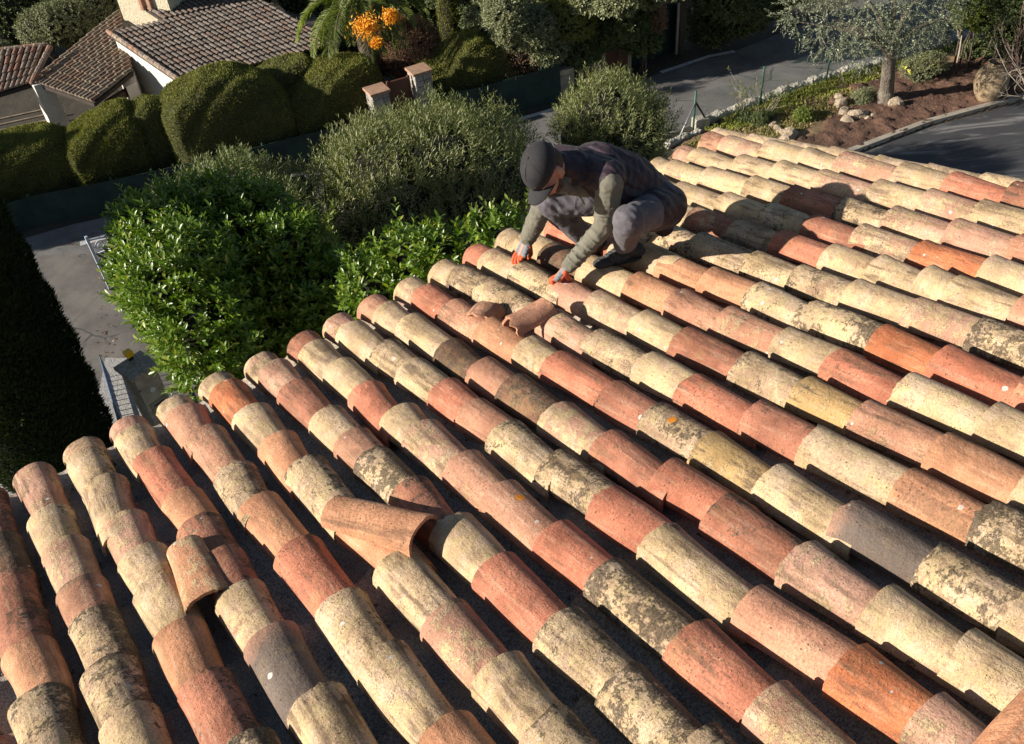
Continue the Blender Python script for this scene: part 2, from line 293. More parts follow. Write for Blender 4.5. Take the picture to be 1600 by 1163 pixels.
# colour, lichen cover, black crust, grey firing, words
KIND={'Y':((.57,.35,.235),.78,.27,0,'pale yellow lichened'),'P':((.58,.34,.25),.50,.25,0,'pinkish cream'),'K':((.54,.285,.19),.32,.26,0,'dusty pink'),
'O':((.58,.30,.175),.24,.20,0,'peach orange'),'R':((.52,.205,.130),.14,.22,0,'brick red'),'B':((.40,.175,.115),.26,.52,0,'dark reddish brown'),
'G':((.56,.30,.20),.15,.10,1.,'half grey smoke-fired'),'L':((.50,.35,.20),.78,.86,0,'yellow and black lichened'),'M':((.50,.36,.25),.64,.62,0,'mottled cream and grey'),
'D':((.20,.11,.07),.10,.86,0,'nearly black'),'T':((.56,.38,.17),.45,.10,0,'tan ochre'),'V':((.60,.215,.10),.05,.26,0,'vivid orange')}
ORD=lambda n:f"{n}{'th' if 10<=n%100<=20 else {1:'st',2:'nd',3:'rd'}.get(n%10,'th')}"
def dress(o,kind,rg):
    c,li,bk,gr,wd=KIND[kind]; v=rg.uniform(.90,1.10); h=rg.normal(0,.02)
    o.color=(min(1,c[0]*v),c[1]*v*(1+h),c[2]*v*(1+h*1.6),1)
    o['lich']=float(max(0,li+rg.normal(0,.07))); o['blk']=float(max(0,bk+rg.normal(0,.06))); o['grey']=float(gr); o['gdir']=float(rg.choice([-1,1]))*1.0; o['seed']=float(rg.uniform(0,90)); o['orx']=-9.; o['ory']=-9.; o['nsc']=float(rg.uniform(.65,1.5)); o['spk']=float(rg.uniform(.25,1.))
    return wd
rg=np.random.RandomState(21)
for k,row in sorted(TILES.items()):
    for j,(s,uo,c) in enumerate(row):
        nxt=row[j+1][0] if j+1<len(row) else s+.3
        if k==10 and j==3: pass
        X=-EA; Y=-DN; Z=NR
        tilt=.052+rg.normal(0,.008); yaw=rg.normal(0,.03); roll=rg.normal(0,.04)
        Yt=nrm(Y-Z*tilt+X*yaw); Xt=nrm(np.cross(Yt,Z)+Z*roll); Zt=np.cross(Xt,Yt)
        short=(nxt-s)<.22
        P=RPt(k+uo*.65,s,-HT+(.026 if not (j==0) else .014)+rg.normal(0,.003)+(.006 if short else 0))
        if j==0: P=P-Z*.004
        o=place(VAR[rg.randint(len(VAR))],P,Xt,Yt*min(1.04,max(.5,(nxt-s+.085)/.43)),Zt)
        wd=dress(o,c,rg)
        if c=='G': o['gdir']=1. if k==2 else (1. if k==9 else -1.)
        if (k,j) in ((9,7),(6,7)): o['orx'],o['ory']=(.01,.13) if k==9 else (-.02,.12)
        pos=f"{ORD(j+1)} up from eave" if j else "at the eave end"
        tag(o,f"{wd} cover tile {pos}, {ORD(k+2)} row from the left",'roof tile','curved clay cover tiles laid in rows down the roof','thing')
# ---- the photographed house: deck, clay channels, walls
house=thing('house',RPt(9,3,-.3)*np.array([1,1,0]),'house under the sunlit clay tile roof on which the man crouches','house')
WALLM=simple('render_wall',(.55,.47,.36),(.45,.38,.29),3,.9,.3,.01)
def slab(mb,u0,u1,s0,s1,h0,h1):
    V=[RPt(u,s,h) for h in(h0,h1) for s in(s0,s1) for u in(u0,u1)]
    return mb.add(V,[(0,2,3,1),(4,5,7,6),(0,1,5,4),(2,6,7,3),(1,3,7,5),(0,4,6,2)])
DECKM=simple('mortar_bed',(.30,.27,.23),(.16,.14,.12),9,.95,.6,.01)
slab(MB(),-4.2,19.45,.06,6.5,-.20,-.155).build('roof_deck',DECKM,house)
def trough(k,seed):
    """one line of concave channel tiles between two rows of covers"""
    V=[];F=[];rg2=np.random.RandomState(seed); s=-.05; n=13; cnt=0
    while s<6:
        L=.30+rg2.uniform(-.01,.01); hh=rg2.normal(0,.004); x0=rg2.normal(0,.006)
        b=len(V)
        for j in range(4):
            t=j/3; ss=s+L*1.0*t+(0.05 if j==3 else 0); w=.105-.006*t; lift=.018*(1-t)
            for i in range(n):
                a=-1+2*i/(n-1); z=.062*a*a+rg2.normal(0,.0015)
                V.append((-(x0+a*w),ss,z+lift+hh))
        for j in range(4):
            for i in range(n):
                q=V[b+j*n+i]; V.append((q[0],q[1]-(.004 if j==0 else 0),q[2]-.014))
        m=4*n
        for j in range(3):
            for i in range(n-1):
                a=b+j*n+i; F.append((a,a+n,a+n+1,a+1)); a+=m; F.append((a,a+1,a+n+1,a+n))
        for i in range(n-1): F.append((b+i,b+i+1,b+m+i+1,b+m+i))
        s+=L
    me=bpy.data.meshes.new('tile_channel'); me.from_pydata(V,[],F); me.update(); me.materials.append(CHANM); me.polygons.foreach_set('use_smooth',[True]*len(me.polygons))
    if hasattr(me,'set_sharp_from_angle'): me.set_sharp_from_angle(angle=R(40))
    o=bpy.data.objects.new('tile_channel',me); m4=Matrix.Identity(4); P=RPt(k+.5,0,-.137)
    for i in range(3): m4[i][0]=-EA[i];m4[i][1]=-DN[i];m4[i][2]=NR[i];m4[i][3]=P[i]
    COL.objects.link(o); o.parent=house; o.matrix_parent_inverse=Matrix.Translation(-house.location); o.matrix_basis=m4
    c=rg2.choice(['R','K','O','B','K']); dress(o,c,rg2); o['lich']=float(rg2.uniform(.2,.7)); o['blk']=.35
for k in range(-2,19): trough(k,100+k)
# raised verge strip along the right edge
vb=MB()
for j in range(22):
    V,F=tile_geo(.33,.055,.048,.04,300+j,na=10,nl=6,chip=.006)
    V=[RPt(19.42,-.0+j*.30,-.035)+(-EA)*v[0]+(-DN)*v[1]+NR*(v[2]+.008*(1-v[1]/.33)) for v in V]; vb.add(V,F)
vo=vb.build('verge_tiles',TILEM,house,True); vo.color=(.5,.38,.3,1); vo['lich']=.6; vo['blk']=.35; vo['seed']=3.; vo['nsc']=1.; vo['spk']=.7; vo['orx']=-9.
slab(MB(),19.25,19.75,.0,6.5,-.17,-.045).build('verge_mortar',simple('lime_mortar',(.52,.44,.34),(.38,.31,.24),12,.95,.7,.01,(.15,.12,.1)),house)
wb=MB()
c=[RPt(-4,.3,-.2),RPt(19.3,.3,-.2),RPt(19.3,6.3,-.2),RPt(-4,6.3,-.2)]
V=[p for p in c]+[p*np.array([1,1,0]) for p in c]
wb.add(V,[(0,1,5,4),(1,2,6,5),(2,3,7,6),(3,0,4,7),(4,5,6,7)]).build('wall',WALLM,house)
rgg=np.random.RandomState(5); gv=[];gf=[]
for i in range(9000):
    k_=rgg.randint(-2,19); s_=rgg.uniform(0,4.5); a_=rgg.normal(0,.33); r_=rgg.uniform(.0012,.0045)*(2.4 if rgg.rand()<.08 else 1); c_=RPt(k_+.5+a_*.105/.225,s_,-.135+.062*a_*a_+.012)
    bb=len(gv); q=nrm(rgg.normal(size=(3,3))); q[1]=nrm(np.cross(q[0],q[1])); q[2]=np.cross(q[0],q[1])
    for d_ in (q[0],-q[0],q[1],-q[1],q[2],-q[2]): gv.append(c_+d_*r_*rgg.uniform(.6,1.3))
    gf+=[(bb,bb+2,bb+4),(bb+2,bb+1,bb+4),(bb+1,bb+3,bb+4),(bb+3,bb,bb+4),(bb+2,bb,bb+5),(bb+1,bb+2,bb+5),(bb+3,bb+1,bb+5),(bb,bb+3,bb+5)]
gr=fast('grit',gv,gf,simple('mortar_grit',(.50,.43,.34),(.26,.21,.17),40,.95,0),house); gr['kind']='stuff'
cv=[];cfc=[]
for (px_,py_,n_,sp_) in ((775,505,70,.10),(740,488,40,.07),(640,880,50,.09),(345,975,40,.07),(560,850,25,.08),(900,400,30,.07)):
    for i in range(n_):
        c_=roof_hit(px_,py_,-.10)+EA*rgg.normal(0,sp_*.5)-DN*rgg.normal(0,sp_); u_=((c_-OR)@EA)/SPC; a_=(u_-math.floor(u_)-.5)*.225/.105
        if abs(a_)>.8: continue
        r_=rgg.uniform(.002,.009); c_=c_-NR*((c_-OR)@NR)+NR*(-.124+.062*a_*a_+r_*.4); bb=len(cv); q=nrm(rgg.normal(size=(3,3))); q[1]=nrm(np.cross(q[0],q[1])); q[2]=np.cross(q[0],q[1])
        for d_,l_ in ((q[0],1.3),(-q[0],1.1),(q[1],.9),(-q[1],.8),(q[2],.5),(-q[2],.4)): cv.append(c_+d_*r_*l_*rgg.uniform(.7,1.2))
        cfc+=[(bb,bb+2,bb+4),(bb+2,bb+1,bb+4),(bb+1,bb+3,bb+4),(bb+3,bb,bb+4),(bb+2,bb,bb+5),(bb+1,bb+2,bb+5),(bb+3,bb+1,bb+5),(bb,bb+3,bb+5)]
cr=fast('tile_crumbs',cv,cfc,simple('fresh_clay_break',(.52,.25,.16),(.42,.19,.12),30,.95,0)); tag(cr,'small reddish clay crumbs fallen in the channels by the broken tiles','crumbs',kind='stuff')
# small zinc ledge and bracket visible under the eave
# ---- loose, shifted and broken tiles
def loose(px0,px1,h,geo,kind,label,name='loose_roof_tile',z=None,roll=0.,attrs=None,cat='roof tile',h1=None):
    A=roof_hit(*px0,h); B=roof_hit(*px1,h if h1 is None else h1); Y=nrm(B-A); Z=NR-Y*(NR@Y); Z=nrm(Z); X=np.cross(Y,Z)
    if roll: X,Z=X*math.cos(roll)+Z*math.sin(roll),Z*math.cos(roll)-X*math.sin(roll)
    o=place(tile_mesh(name,*geo[0],**geo[1]),A,X,Y,Z,name); dress(o,kind,rg)
    for a,b in (attrs or {}).items(): o[a]=b
    return tag(o,label,cat,None,'thing')
loose((664,842),(508,800),.012,((.40,.092,.070,.070,501),dict(chip=.002,nl=18,th=.012)),'O','clean peach tile lying loose across two rows, open end to the right',attrs=dict(lich=.30,blk=.03),h1=.03)
loose((330,945),(286,850),-.02,((.33,.084,.070,.060,502),dict(chip=.003,th=.011)),'O','loose tile with whitened end slipped out of its row at lower left',attrs=dict(lich=.5,blk=.12),h1=.01)
loose((800,518),(868,478),.005,((.215,.070,.073,.070,503),dict(jag0=.022,chip=.003)),'K','broken half of a pink tile with a jagged left end and a flanged right end',name='broken_tile_half',attrs=dict(lich=.05,blk=.05),h1=.02,cat='broken tile')
loose((748,512),(775,478),-.045,((.13,.088,.086,.082,504),dict(jag0=.03,jag1=.012,chip=.003)),'K','arched shard of broken pink tile bridging the channel left of the broken half',name='tile_shard',attrs=dict(lich=.05,blk=.05),cat='broken tile')
loose((1720,1130),(1612,1255),.34,((.5,.12,.11,.11,505),dict(chip=.001)),'O','smooth terracotta ridge tile poking into the bottom right corner',name='ridge_tile',attrs=dict(lich=.0,blk=.0))
# ================================================================ GROUND AND ROAD
def sheet(name,pts,z,m,kind='structure',label=None,sub=0):
    V=[(p[0],p[1],z) for p in pts]; mb=MB(); mb.add(V,[tuple(range(len(V)))]); o=mb.build(name,m); 
    if o.data.polygons[0].normal.z<0: o.data.flip_normals()
    tag(o,kind=kind); 
    return o
EARTH=simple('dark_earth',(.060,.050,.036),(.035,.030,.022),.8,.95,.6,.03,(.09,.08,.05),25)
sheet('ground',[(-150,-60),(150,-60),(150,250),(-150,250)],0,EARTH)
ASPH=simple('asphalt',(.19,.18,.175),(.12,.115,.112),.9,.9,.5,.006,(.27,.26,.25),130)
DRIVE=simple('driveway_asphalt',(.18,.165,.145),(.11,.10,.092),1.1,.92,.5,.006,(.25,.23,.2),90)
far=[G(*p)[:2] for p in [(-300,470),(110,352),(400,287),(640,228),(850,176),(950,142),(1035,113),(1150,80),(1250,40),(1400,-25),(1600,-110)]]
near=[G(*p)[:2] for p in [(1900,-70),(1600,30),(1490,62),(1400,92),(1240,134),(1160,163),(1095,190),(1060,205),(960,245),(850,300),(600,380),(200,520),(-300,640)]]
for m_ in (ASPH,DRIVE):
    k_=N(m_.node_tree); b_=m_.node_tree.nodes['Principled BSDF']; src=b_.inputs['Base Color'].links[0].from_socket; co_=k_.n('ShaderNodeTexCoord').outputs['Object']; wp=k_.n('ShaderNodeMix',data_type='VECTOR'); wp.inputs[0].default_value=.22; k_.l(co_,wp.inputs[4]); nz=k_.n('ShaderNodeTexNoise'); k_.l(co_,nz.inputs[0]); nz.inputs['Scale'].default_value=1.6; k_.l(nz.outputs['Color'],wp.inputs[5])
    vo=k_.n('ShaderNodeTexVoronoi',feature='DISTANCE_TO_EDGE'); k_.l(wp.outputs[1],vo.inputs['Vector']); vo.inputs['Scale'].default_value=.55
    ck=k_.math('MULTIPLY',k_.map(vo.outputs['Distance'],.004,.012,1,0),k_.map(k_.noise(co_,.5,3),.45,.6)); pt_=k_.map(k_.noise(co_,.35,5,.6,.5),.52,.60,0,.35)
    c_=k_.mix(pt_,src,(.09,.085,.08)); k_.l(k_.mix(k_.math('MULTIPLY',ck,.7),c_,(.03,.03,.028)),b_.inputs['Base Color'])
sheet('road',far+near,.004,ASPH)
sheet('driveway',[G(*p)[:2] for p in [(60,400),(205,395),(420,420),(520,640),(250,760),(-60,900),(-200,700)]],.008,DRIVE)
def band(name,px,wd,z,m,th=None,kind='structure',side=1):
    P=np.array([G(*p)[:2] for p in px]); t=nrm(np.gradient(P,axis=0)); nn=np.stack([-t[:,1],t[:,0]],1)*side
    mb=MB(); n=len(P)
    if th is None:
        V=[(*p,z) for p in P]+[(*(p+q*wd),z) for p,q in zip(P,nn)]; mb.add(V,[(i,i+1,n+i+1,n+i) for i in range(n-1)])
    else:
        V=[(*p,z) for p in P]+[(*(p+q*wd),z) for p,q in zip(P,nn)]+[(*p,z+th) for p in P]+[(*(p+q*wd),z+th) for p,q in zip(P,nn)]
        for i in range(n-1): mb.add([],[]) ; s=[(i,i+1,n+i+1,n+i),(2*n+i,3*n+i,3*n+i+1,2*n+i+1),(i,2*n+i,2*n+i+1,i+1),(n+i,n+i+1,3*n+i+1,3*n+i)]; mb.f+= [] if False else []
        mb.v=[tuple(map(float,v)) for v in V]; mb.f=[]
        for i in range(n-1): mb.f+=[(i,i+1,n+i+1,n+i),(2*n+i,3*n+i,3*n+i+1,2*n+i+1),(i,2*n+i,2*n+i+1,i+1),(n+i,n+i+1,3*n+i+1,3*n+i)]
        mb.f+=[(0,n,3*n,2*n),(n-1,3*n-1,4*n-1,2*n-1)]
    return mb.build(name,m)
LINE=simple('road_paint',(.60,.60,.60),(.45,.45,.45),6,.7,.1,.002,(.2,.2,.2),80)
tag(band('road_marking',[(1150,82),(1110,90),(1035,115)],.16,.009,LINE,side=-1),kind='structure')
tag(band('road_marking',[(905,160),(850,178),(790,195)],.16,.009,LINE,side=-1),kind='structure')
tag(band('road_marking',[(125,378),(210,355)],.22,.012,LINE,side=-1),kind='structure')
KERB=simple('kerb_concrete',(.42,.37,.30),(.33,.29,.24),4,.9,.4,.006,(.2,.17,.13),60)
rgf=np.random.RandomState(8); P=[]
for (x0,y0,x1,y1,n_) in ((90,350,210,400,120),(150,420,190,560,70),(210,400,250,520,60),(1000,110,1160,90,120),(1090,180,1400,90,120),(1100,215,1350,160,100)):
    P+= [G(rgf.uniform(x0,x1),rgf.uniform(min(y0,y1),max(y0,y1)),.02) for _ in range(n_)]
P=np.array(P); LFL=True
# car park to the right of the garden
CARP=simple('car_park_asphalt',(.050,.050,.054),(.033,.033,.036),.5,.85,.4,.005,(.09,.09,.09),140)
m_,t_,b_=mat('stained_asphalt'); k_=N(t_); co_=k_.n('ShaderNodeTexCoord').outputs['Object']
cb=k_.mix(k_.noise(co_,120,3,.7),(.028,.028,.031),(.075,.075,.08)); st=k_.map(k_.noise(k_.scale(co_,(.5,2.2,1)),1.0,5,.65,.6),.52,.70,0,.7); cb=k_.mix(st,cb,(.30,.29,.28))
k_.l(cb,b_.inputs['Base Color']); b_.inputs['Roughness'].default_value=.75
sheet('car_park',[G(*p)[:2] for p in [(1285,262),(1335,244),(1450,200),(1605,158),(1900,60),(2300,400),(1500,500),(1180,330)]],.006,m_)
kb=band('kerb',[(1280,262),(1335,241),(1450,197),(1605,155),(1800,90)],.16,-.02,KERB,.14); tag(kb,kind='structure')
SOIL=simple('garden_soil',(.18,.095,.062),(.10,.052,.034),1.6,.95,1.,.05,(.30,.18,.12),18)
def rough_sheet(name,pts,z,m,amp,res=.12,seed=1):
    P=np.array([G(*p)[:2] for p in pts]); lo=P.min(0);hi=P.max(0); nx=int((hi[0]-lo[0])/res)+2; ny=int((hi[1]-lo[1])/res)+2
    gx=np.linspace(lo[0],hi[0],nx);gy=np.linspace(lo[1],hi[1],ny); X,Y=np.meshgrid(gx,gy)
    def inside(x,y):
        c=np.zeros(x.shape,bool); j=len(P)-1
        for i in range(len(P)):
            xi,yi=P[i];xj,yj=P[j]
            with np.errstate(divide='ignore',invalid='ignore'):
                c^=((yi>y)!=(yj>y))&(x<(xj-xi)*(y-yi)/(yj-yi+1e-12)+xi)
            j=i
        return c
    rg_=np.random.RandomState(seed); Z=rg_.rand(ny,nx)
    for _ in range(2): Z=(Z+np.roll(Z,1,0)+np.roll(Z,-1,0)+np.roll(Z,1,1)+np.roll(Z,-1,1))/5
    Z=(Z-Z.mean())/Z.std()*amp+rg_.rand(ny,nx)*amp*.8
    ins=inside(X,Y); Zf=np.where(ins,z+np.abs(Z),-.05)
    V=np.stack([X,Y,Zf],-1).reshape(-1,3); idx=np.arange(nx*ny).reshape(ny,nx)
    F=np.stack([idx[:-1,:-1],idx[:-1,1:],idx[1:,1:],idx[1:,:-1]],-1).reshape(-1,4); I=ins.reshape(-1); F=F[I[F].any(1)]
    o=fast(name,V,F,m,None,True); return tag(o,kind='structure')
rough_sheet('soil',[(1130,262),(1200,235),(1280,210),(1300,150),(1400,112),(1520,92),(1600,80),(1750,60),(1700,130),(1605,155),(1450,197),(1335,241),(1275,262)],.04,SOIL,.05,.10)
LITTER=simple('bare_ground_with_litter',(.30,.19,.10),(.17,.12,.065),1.3,.95,.8,.03,(.42,.29,.16),22)
rough_sheet('bare_ground',[(1040,262),(1060,215),(1120,200),(1250,150),(1400,100),(1500,78),(1560,88),(1400,120),(1330,150),(1290,205),(1210,240),(1150,262)],.02,LITTER,.018,.1,3)
# ================================================================ FOLIAGE TOOLS
def leaves(P,Dv,Nv,L,W,droop=.12,oval=True):
    """oval folded leaves: arrays of base, direction, normal"""
    n=len(P); Dv=nrm(Dv); S=nrm(np.cross(Dv,Nv)); Nn=np.cross(S,Dv); L=np.broadcast_to(L,(n,))[:,None]; W=np.broadcast_to(W,(n,))[:,None]
    if oval:
        b=P; m=P+Dv*L*.5-Nn*L*droop*.2; t=P+Dv*L-Nn*L*droop
        r1=P+Dv*L*.28+S*W*.42+Nn*W*.16; r2=P+Dv*L*.66+S*W*.46+Nn*W*.12-Nn*L*droop*.3
        l1=P+Dv*L*.28-S*W*.42+Nn*W*.16; l2=P+Dv*L*.66-S*W*.46+Nn*W*.12-Nn*L*droop*.3
        V=np.stack([b,m,t,r1,r2,l1,l2],1).reshape(-1,3); o=np.arange(n)[:,None,None]*7
        F=np.array([(0,3,1),(3,4,1),(4,2,1),(0,1,5),(1,6,5),(1,2,6)])[None]+o; return V,F.reshape(-1,3)
    V=np.stack([P,P+Dv*L*.5+S*W*.5,P+Dv*L-Nn*L*droop,P+Dv*L*.5-S*W*.5],1).reshape(-1,3); o=np.arange(n)[:,None,None]*4
    F=np.array([(0,1,2),(0,2,3)])[None]+o; return V,F.reshape(-1,3)
def on_blobs(blobs,n,rg_,up=-.4,shell=(.86,1.06),lump=.10):
    a=np.array([b[1][0]*b[1][1]+b[1][0]*b[1][2]+b[1][1]*b[1][2] for b in blobs]); a=a/a.sum()
    c=np.array([b[0] for b in blobs]); r=np.array([b[1] for b in blobs]); k=rg_.choice(len(blobs),int(n*1.8),p=a)
    d=nrm(rg_.normal(size=(len(k),3))); keep=d[:,2]>up; d=d[keep];k=k[keep]
    ph=np.sin(d[:,0]*7+k)*np.sin(d[:,1]*6+k*2.1)*np.sin(d[:,2]*8+k)+.5*np.sin(d[:,0]*17+k*3)*np.sin(d[:,2]*15)
    rr=(rg_.uniform(shell[0],shell[1],len(k))+lump*ph)[:,None]; P=c[k]+d*r[k]*rr
    ok=np.ones(len(P),bool)
    for i,(bc,br) in enumerate(blobs):
        q=(((P-bc)/np.asarray(br))**2).sum(1)<.72; ok&=~(q&(k!=i))
    P=P[ok][:n]; Nn=nrm(d[ok][:n]/r[k[ok][:n]]); return P,Nn
def shoots(P,A,rg_,nl,Ls,L,W,ang=50,oval=True,droop=.12,start=.15,jit=.15):
    """leaves set spirally along short twigs P + A"""
    n=len(P); A=nrm(A); U=nrm(np.cross(A,rg_.normal(size=(n,3)))); Vv=np.cross(A,U); Ls=Ls*rg_.uniform(.6,1.3,n)[:,None]
    Ps=[];Ds=[];Ns=[];Lls=[]
    for j in range(nl):
        t=start+(1-start)*j/max(1,nl-1); ph=j*2.4; rad=U*math.cos(ph)+Vv*math.sin(ph); an=math.radians(ang)*(1.1-.55*t)
        d=nrm(A*math.cos(an)+rad*math.sin(an)+rg_.normal(size=(n,3))*jit); Ps.append(P+A*Ls*t); Ds.append(d); Ns.append(nrm(A*.7-rad*.5+rg_.normal(size=(n,3))*.2+np.array([0,0,.3]))); Lls.append(L*rg_.uniform(.7,1.2,n)*(1-.25*t))
    Ll=np.concatenate(Lls); return leaves(np.concatenate(Ps),np.concatenate(Ds),np.concatenate(Ns),Ll,Ll/L*W,droop,oval)
CORE=simple('core_shade',(.028,.026,.014),(.014,.015,.008),9,.95,1.,.04,(.05,.04,.02),30)  # solid core blocks see-through; shade inside the foliage put into its dark colour
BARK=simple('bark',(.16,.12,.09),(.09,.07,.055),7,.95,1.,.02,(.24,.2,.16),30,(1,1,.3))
def core(blobs,parent,sc=.80,m=None,name='shade_core'):
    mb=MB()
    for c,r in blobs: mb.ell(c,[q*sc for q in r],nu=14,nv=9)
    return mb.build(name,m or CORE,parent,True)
def stems(blobs,parent,n,rg_,r=.03):
    mb=MB(); gx=np.mean([b[0] for b in blobs],0)
    for i in range(n):
        b=blobs[rg_.randint(len(blobs))]; p1=np.asarray(b[0]); p0=np.array([(p1[0]*.6+gx[0]*.4)+rg_.normal(0,.15),(p1[1]*.6+gx[1]*.4)+rg_.normal(0,.15),0]); mid=(p0+p1)/2+rg_.normal(0,.12,3); mb.tube([p0,mid,p1],[r,r*.8,r*.5],6)
    return mb.build('stem',BARK,parent,True)
def bl(px,py,dep,rpx,f=(1,1,1)):
    r=rpx*dep/FPX; return (D(px,py,dep),(r*f[0],r*f[1],r*f[2]))
def bush(name,label,cat,blobs,m,n,nl,Ls,L,W,seed,upb=.55,ang=50,oval=True,group=None,up=-.35,core_sc=.82,shell=(.84,1.04),lump=.1,droop=.12,st=6,low=0,part='foliage'):
    rg_=np.random.RandomState(seed); c=np.mean([b[0] for b in blobs],0); t=thing(name,(c[0],c[1],0),label,cat,group)
    P,Nn=on_blobs(blobs,n,rg_,up,shell,lump); A=nrm(Nn+np.array([0,0,upb])+rg_.normal(size=P.shape)*.28)
    V,F=shoots(P,A,rg_,nl,Ls,L,W,ang,oval,droop); fast(part,V,F,m,t)
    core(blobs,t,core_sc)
    if st: stems(blobs,t,st,rg_)
    return t,rg_
# ---------------------------------------------------------------- leaf materials
LAUREL=leafmat('laurel_leaf',(.085,.15,.016),(.155,.24,.028),.36,.28,.5,(.28,.32,.04))
OLEAN=leafmat('oleander_leaf',(.12,.15,.055),(.20,.225,.09),.5,.2,.4,(.20,.19,.09))
OLEAN2=leafmat('oleander_leaf_fresh',(.11,.135,.045),(.25,.265,.10),.45,.25,.5,(.36,.34,.16))
CYP=leafmat('cypress_leaf',(.022,.038,.012),(.04,.06,.016),.8,.12,.2)
TOPI=leafmat('clipped_cypress_leaf',(.15,.165,.04),(.235,.24,.06),.85,.15,.15,(.26,.20,.08))
DARKL=leafmat('evergreen_leaf',(.055,.08,.028),(.11,.14,.045),.5,.15,.4,(.20,.22,.09))
OLIVEL=leafmat('olive_leaf',(.12,.14,.08),(.25,.27,.18),.5,.12,.4,(.42,.44,.33))
GREYL=leafmat('grey_green_leaf',(.14,.155,.08),(.25,.265,.14),.6,.15,.3,(.38,.38,.24))
BROWNL=leafmat('brown_leaf',(.22,.12,.08),(.34,.19,.12),.8,.2,.2,(.5,.32,.22))
LIME=leafmat('lime_leaf',(.13,.17,.035),(.20,.24,.05),.5,.25,.4)
V,F=leaves(P,rgf.normal(size=P.shape)*[1,1,.15],rgf.normal(0,.25,P.shape)+[0,0,1],rgf.uniform(.04,.09,len(P)),.03,.2,False); tag(fast('fallen_leaves',V,F,BROWNL),'dry brown leaves scattered on driveway and road','fallen leaves',kind='stuff')
# ---------------------------------------------------------------- laurel hedge by the eave
lb=[bl(250,372,13.2,62),bl(330,345,13.6,58),bl(400,350,13.6,50),bl(462,402,13.2,50),bl(235,430,13.2,48),bl(288,440,12.3,76),bl(410,430,13.7,84),bl(283,495,12.9,52),bl(322,520,12.1,66),bl(445,505,13.5,88),bl(318,572,12.6,42),bl(405,590,13.3,62),bl(525,485,13.3,74),bl(590,452,12.2,46),bl(640,405,12.0,36),bl(690,400,11.9,34),bl(740,385,11.8,28),bl(790,372,11.7,24),bl(560,500,13.1,62),bl(650,450,12,40)]
lau,rg_=bush('laurel_hedge','glossy bright green laurel hedge with big leaves just beyond the roof edge','hedge',lb,LAUREL,4600,9,.22,.135,.050,3,.75,58,group=None,core_sc=.78,lump=.16,st=10,up=-.75,shell=(.74,1.08))
yt=[(bl(510,372,13,9)[0]),(bl(498,392,13,9)[0]),(bl(522,385,13,7)[0]),(bl(515,355,13,7)[0]),(bl(770,342,11.8,7)[0]),(bl(812,338,11.7,7)[0]),(bl(752,352,11.8,7)[0]),(bl(825,330,11.7,7)[0])]
P=np.repeat(np.array(yt),4,0)+rg_.normal(0,.06,(len(yt)*4,3)); A=nrm(np.array([0,0,1.])+rg_.normal(0,.25,P.shape)); 
for i in range(len(yt)):
    V,F=shoots(P[i*4:i*4+4]*.4+np.array(yt[i])*.6,A[i*4:i*4+4],rg_,9,.26,.11,.042,45); fast('young_shoot',V,F,LIME,lau)
P,Nn=on_blobs(lb,60,rg_,-.2,(.95,1.0)); A=nrm(Nn*.6+np.array([0,0,.9])+rg_.normal(0,.3,P.shape)); V,F=shoots(P,A,rg_,13,.52,.12,.045,50); fast('long_shoots',V,F,LAUREL,lau)['kind']='stuff'
# ---------------------------------------------------------------- oleanders
og='oleander bushes between the hedge and the road'
bush('oleander_bush','large oleander bush with narrow grey green leaves behind the crouching man','bush',
 [bl(560,262,17.5,52),bl(615,240,17.8,52),bl(690,228,17.8,56),bl(755,232,17.8,52),bl(800,252,17.6,38),bl(545,310,17,50),bl(610,290,16.8,80),bl(700,280,16.8,85),bl(770,300,16.8,70),bl(640,350,16.4,75),bl(560,355,16.4,50),bl(740,350,16.2,60),(D(660,330,17)-[0,0,1.5],(1.7,1.4,1.6))],OLEAN2,5600,12,.34,.125,.021,5,1.1,48,False,og,st=16,shell=(.8,1.08),lump=.12,up=-.5)
bush('oleander_bush','smaller oleander bush rising behind the left end of the laurel hedge','bush',
 [bl(290,325,17,34),bl(340,302,17.3,36),bl(385,290,17.4,36),bl(430,315,17,42),bl(468,296,17.4,26),bl(370,320,16.6,60),bl(300,345,16.6,40),bl(450,345,16.4,50),(D(380,340,16.8)-[0,0,1.4],(1.3,1.2,1.5))],OLEAN,2600,12,.3,.12,.024,6,1.0,48,False,og,st=10,up=-.5,shell=(.8,1.08),lump=.12)
bush('oleander_bush','oleander bush with upright pale shoots standing by the near edge of the road','bush',
 [bl(945,168,19.5,38),bl(915,192,19.4,34),bl(985,185,19.4,36),bl(950,200,19,60),bl(1010,200,19,34),bl(900,215,19,30),bl(985,225,18.7,48),(D(960,220,19)-[0,0,1.2],(1.0,1.0,1.3))],OLEAN2,2300,12,.34,.13,.021,7,1.2,46,False,og,st=9,up=-.5,shell=(.8,1.08),lump=.12)
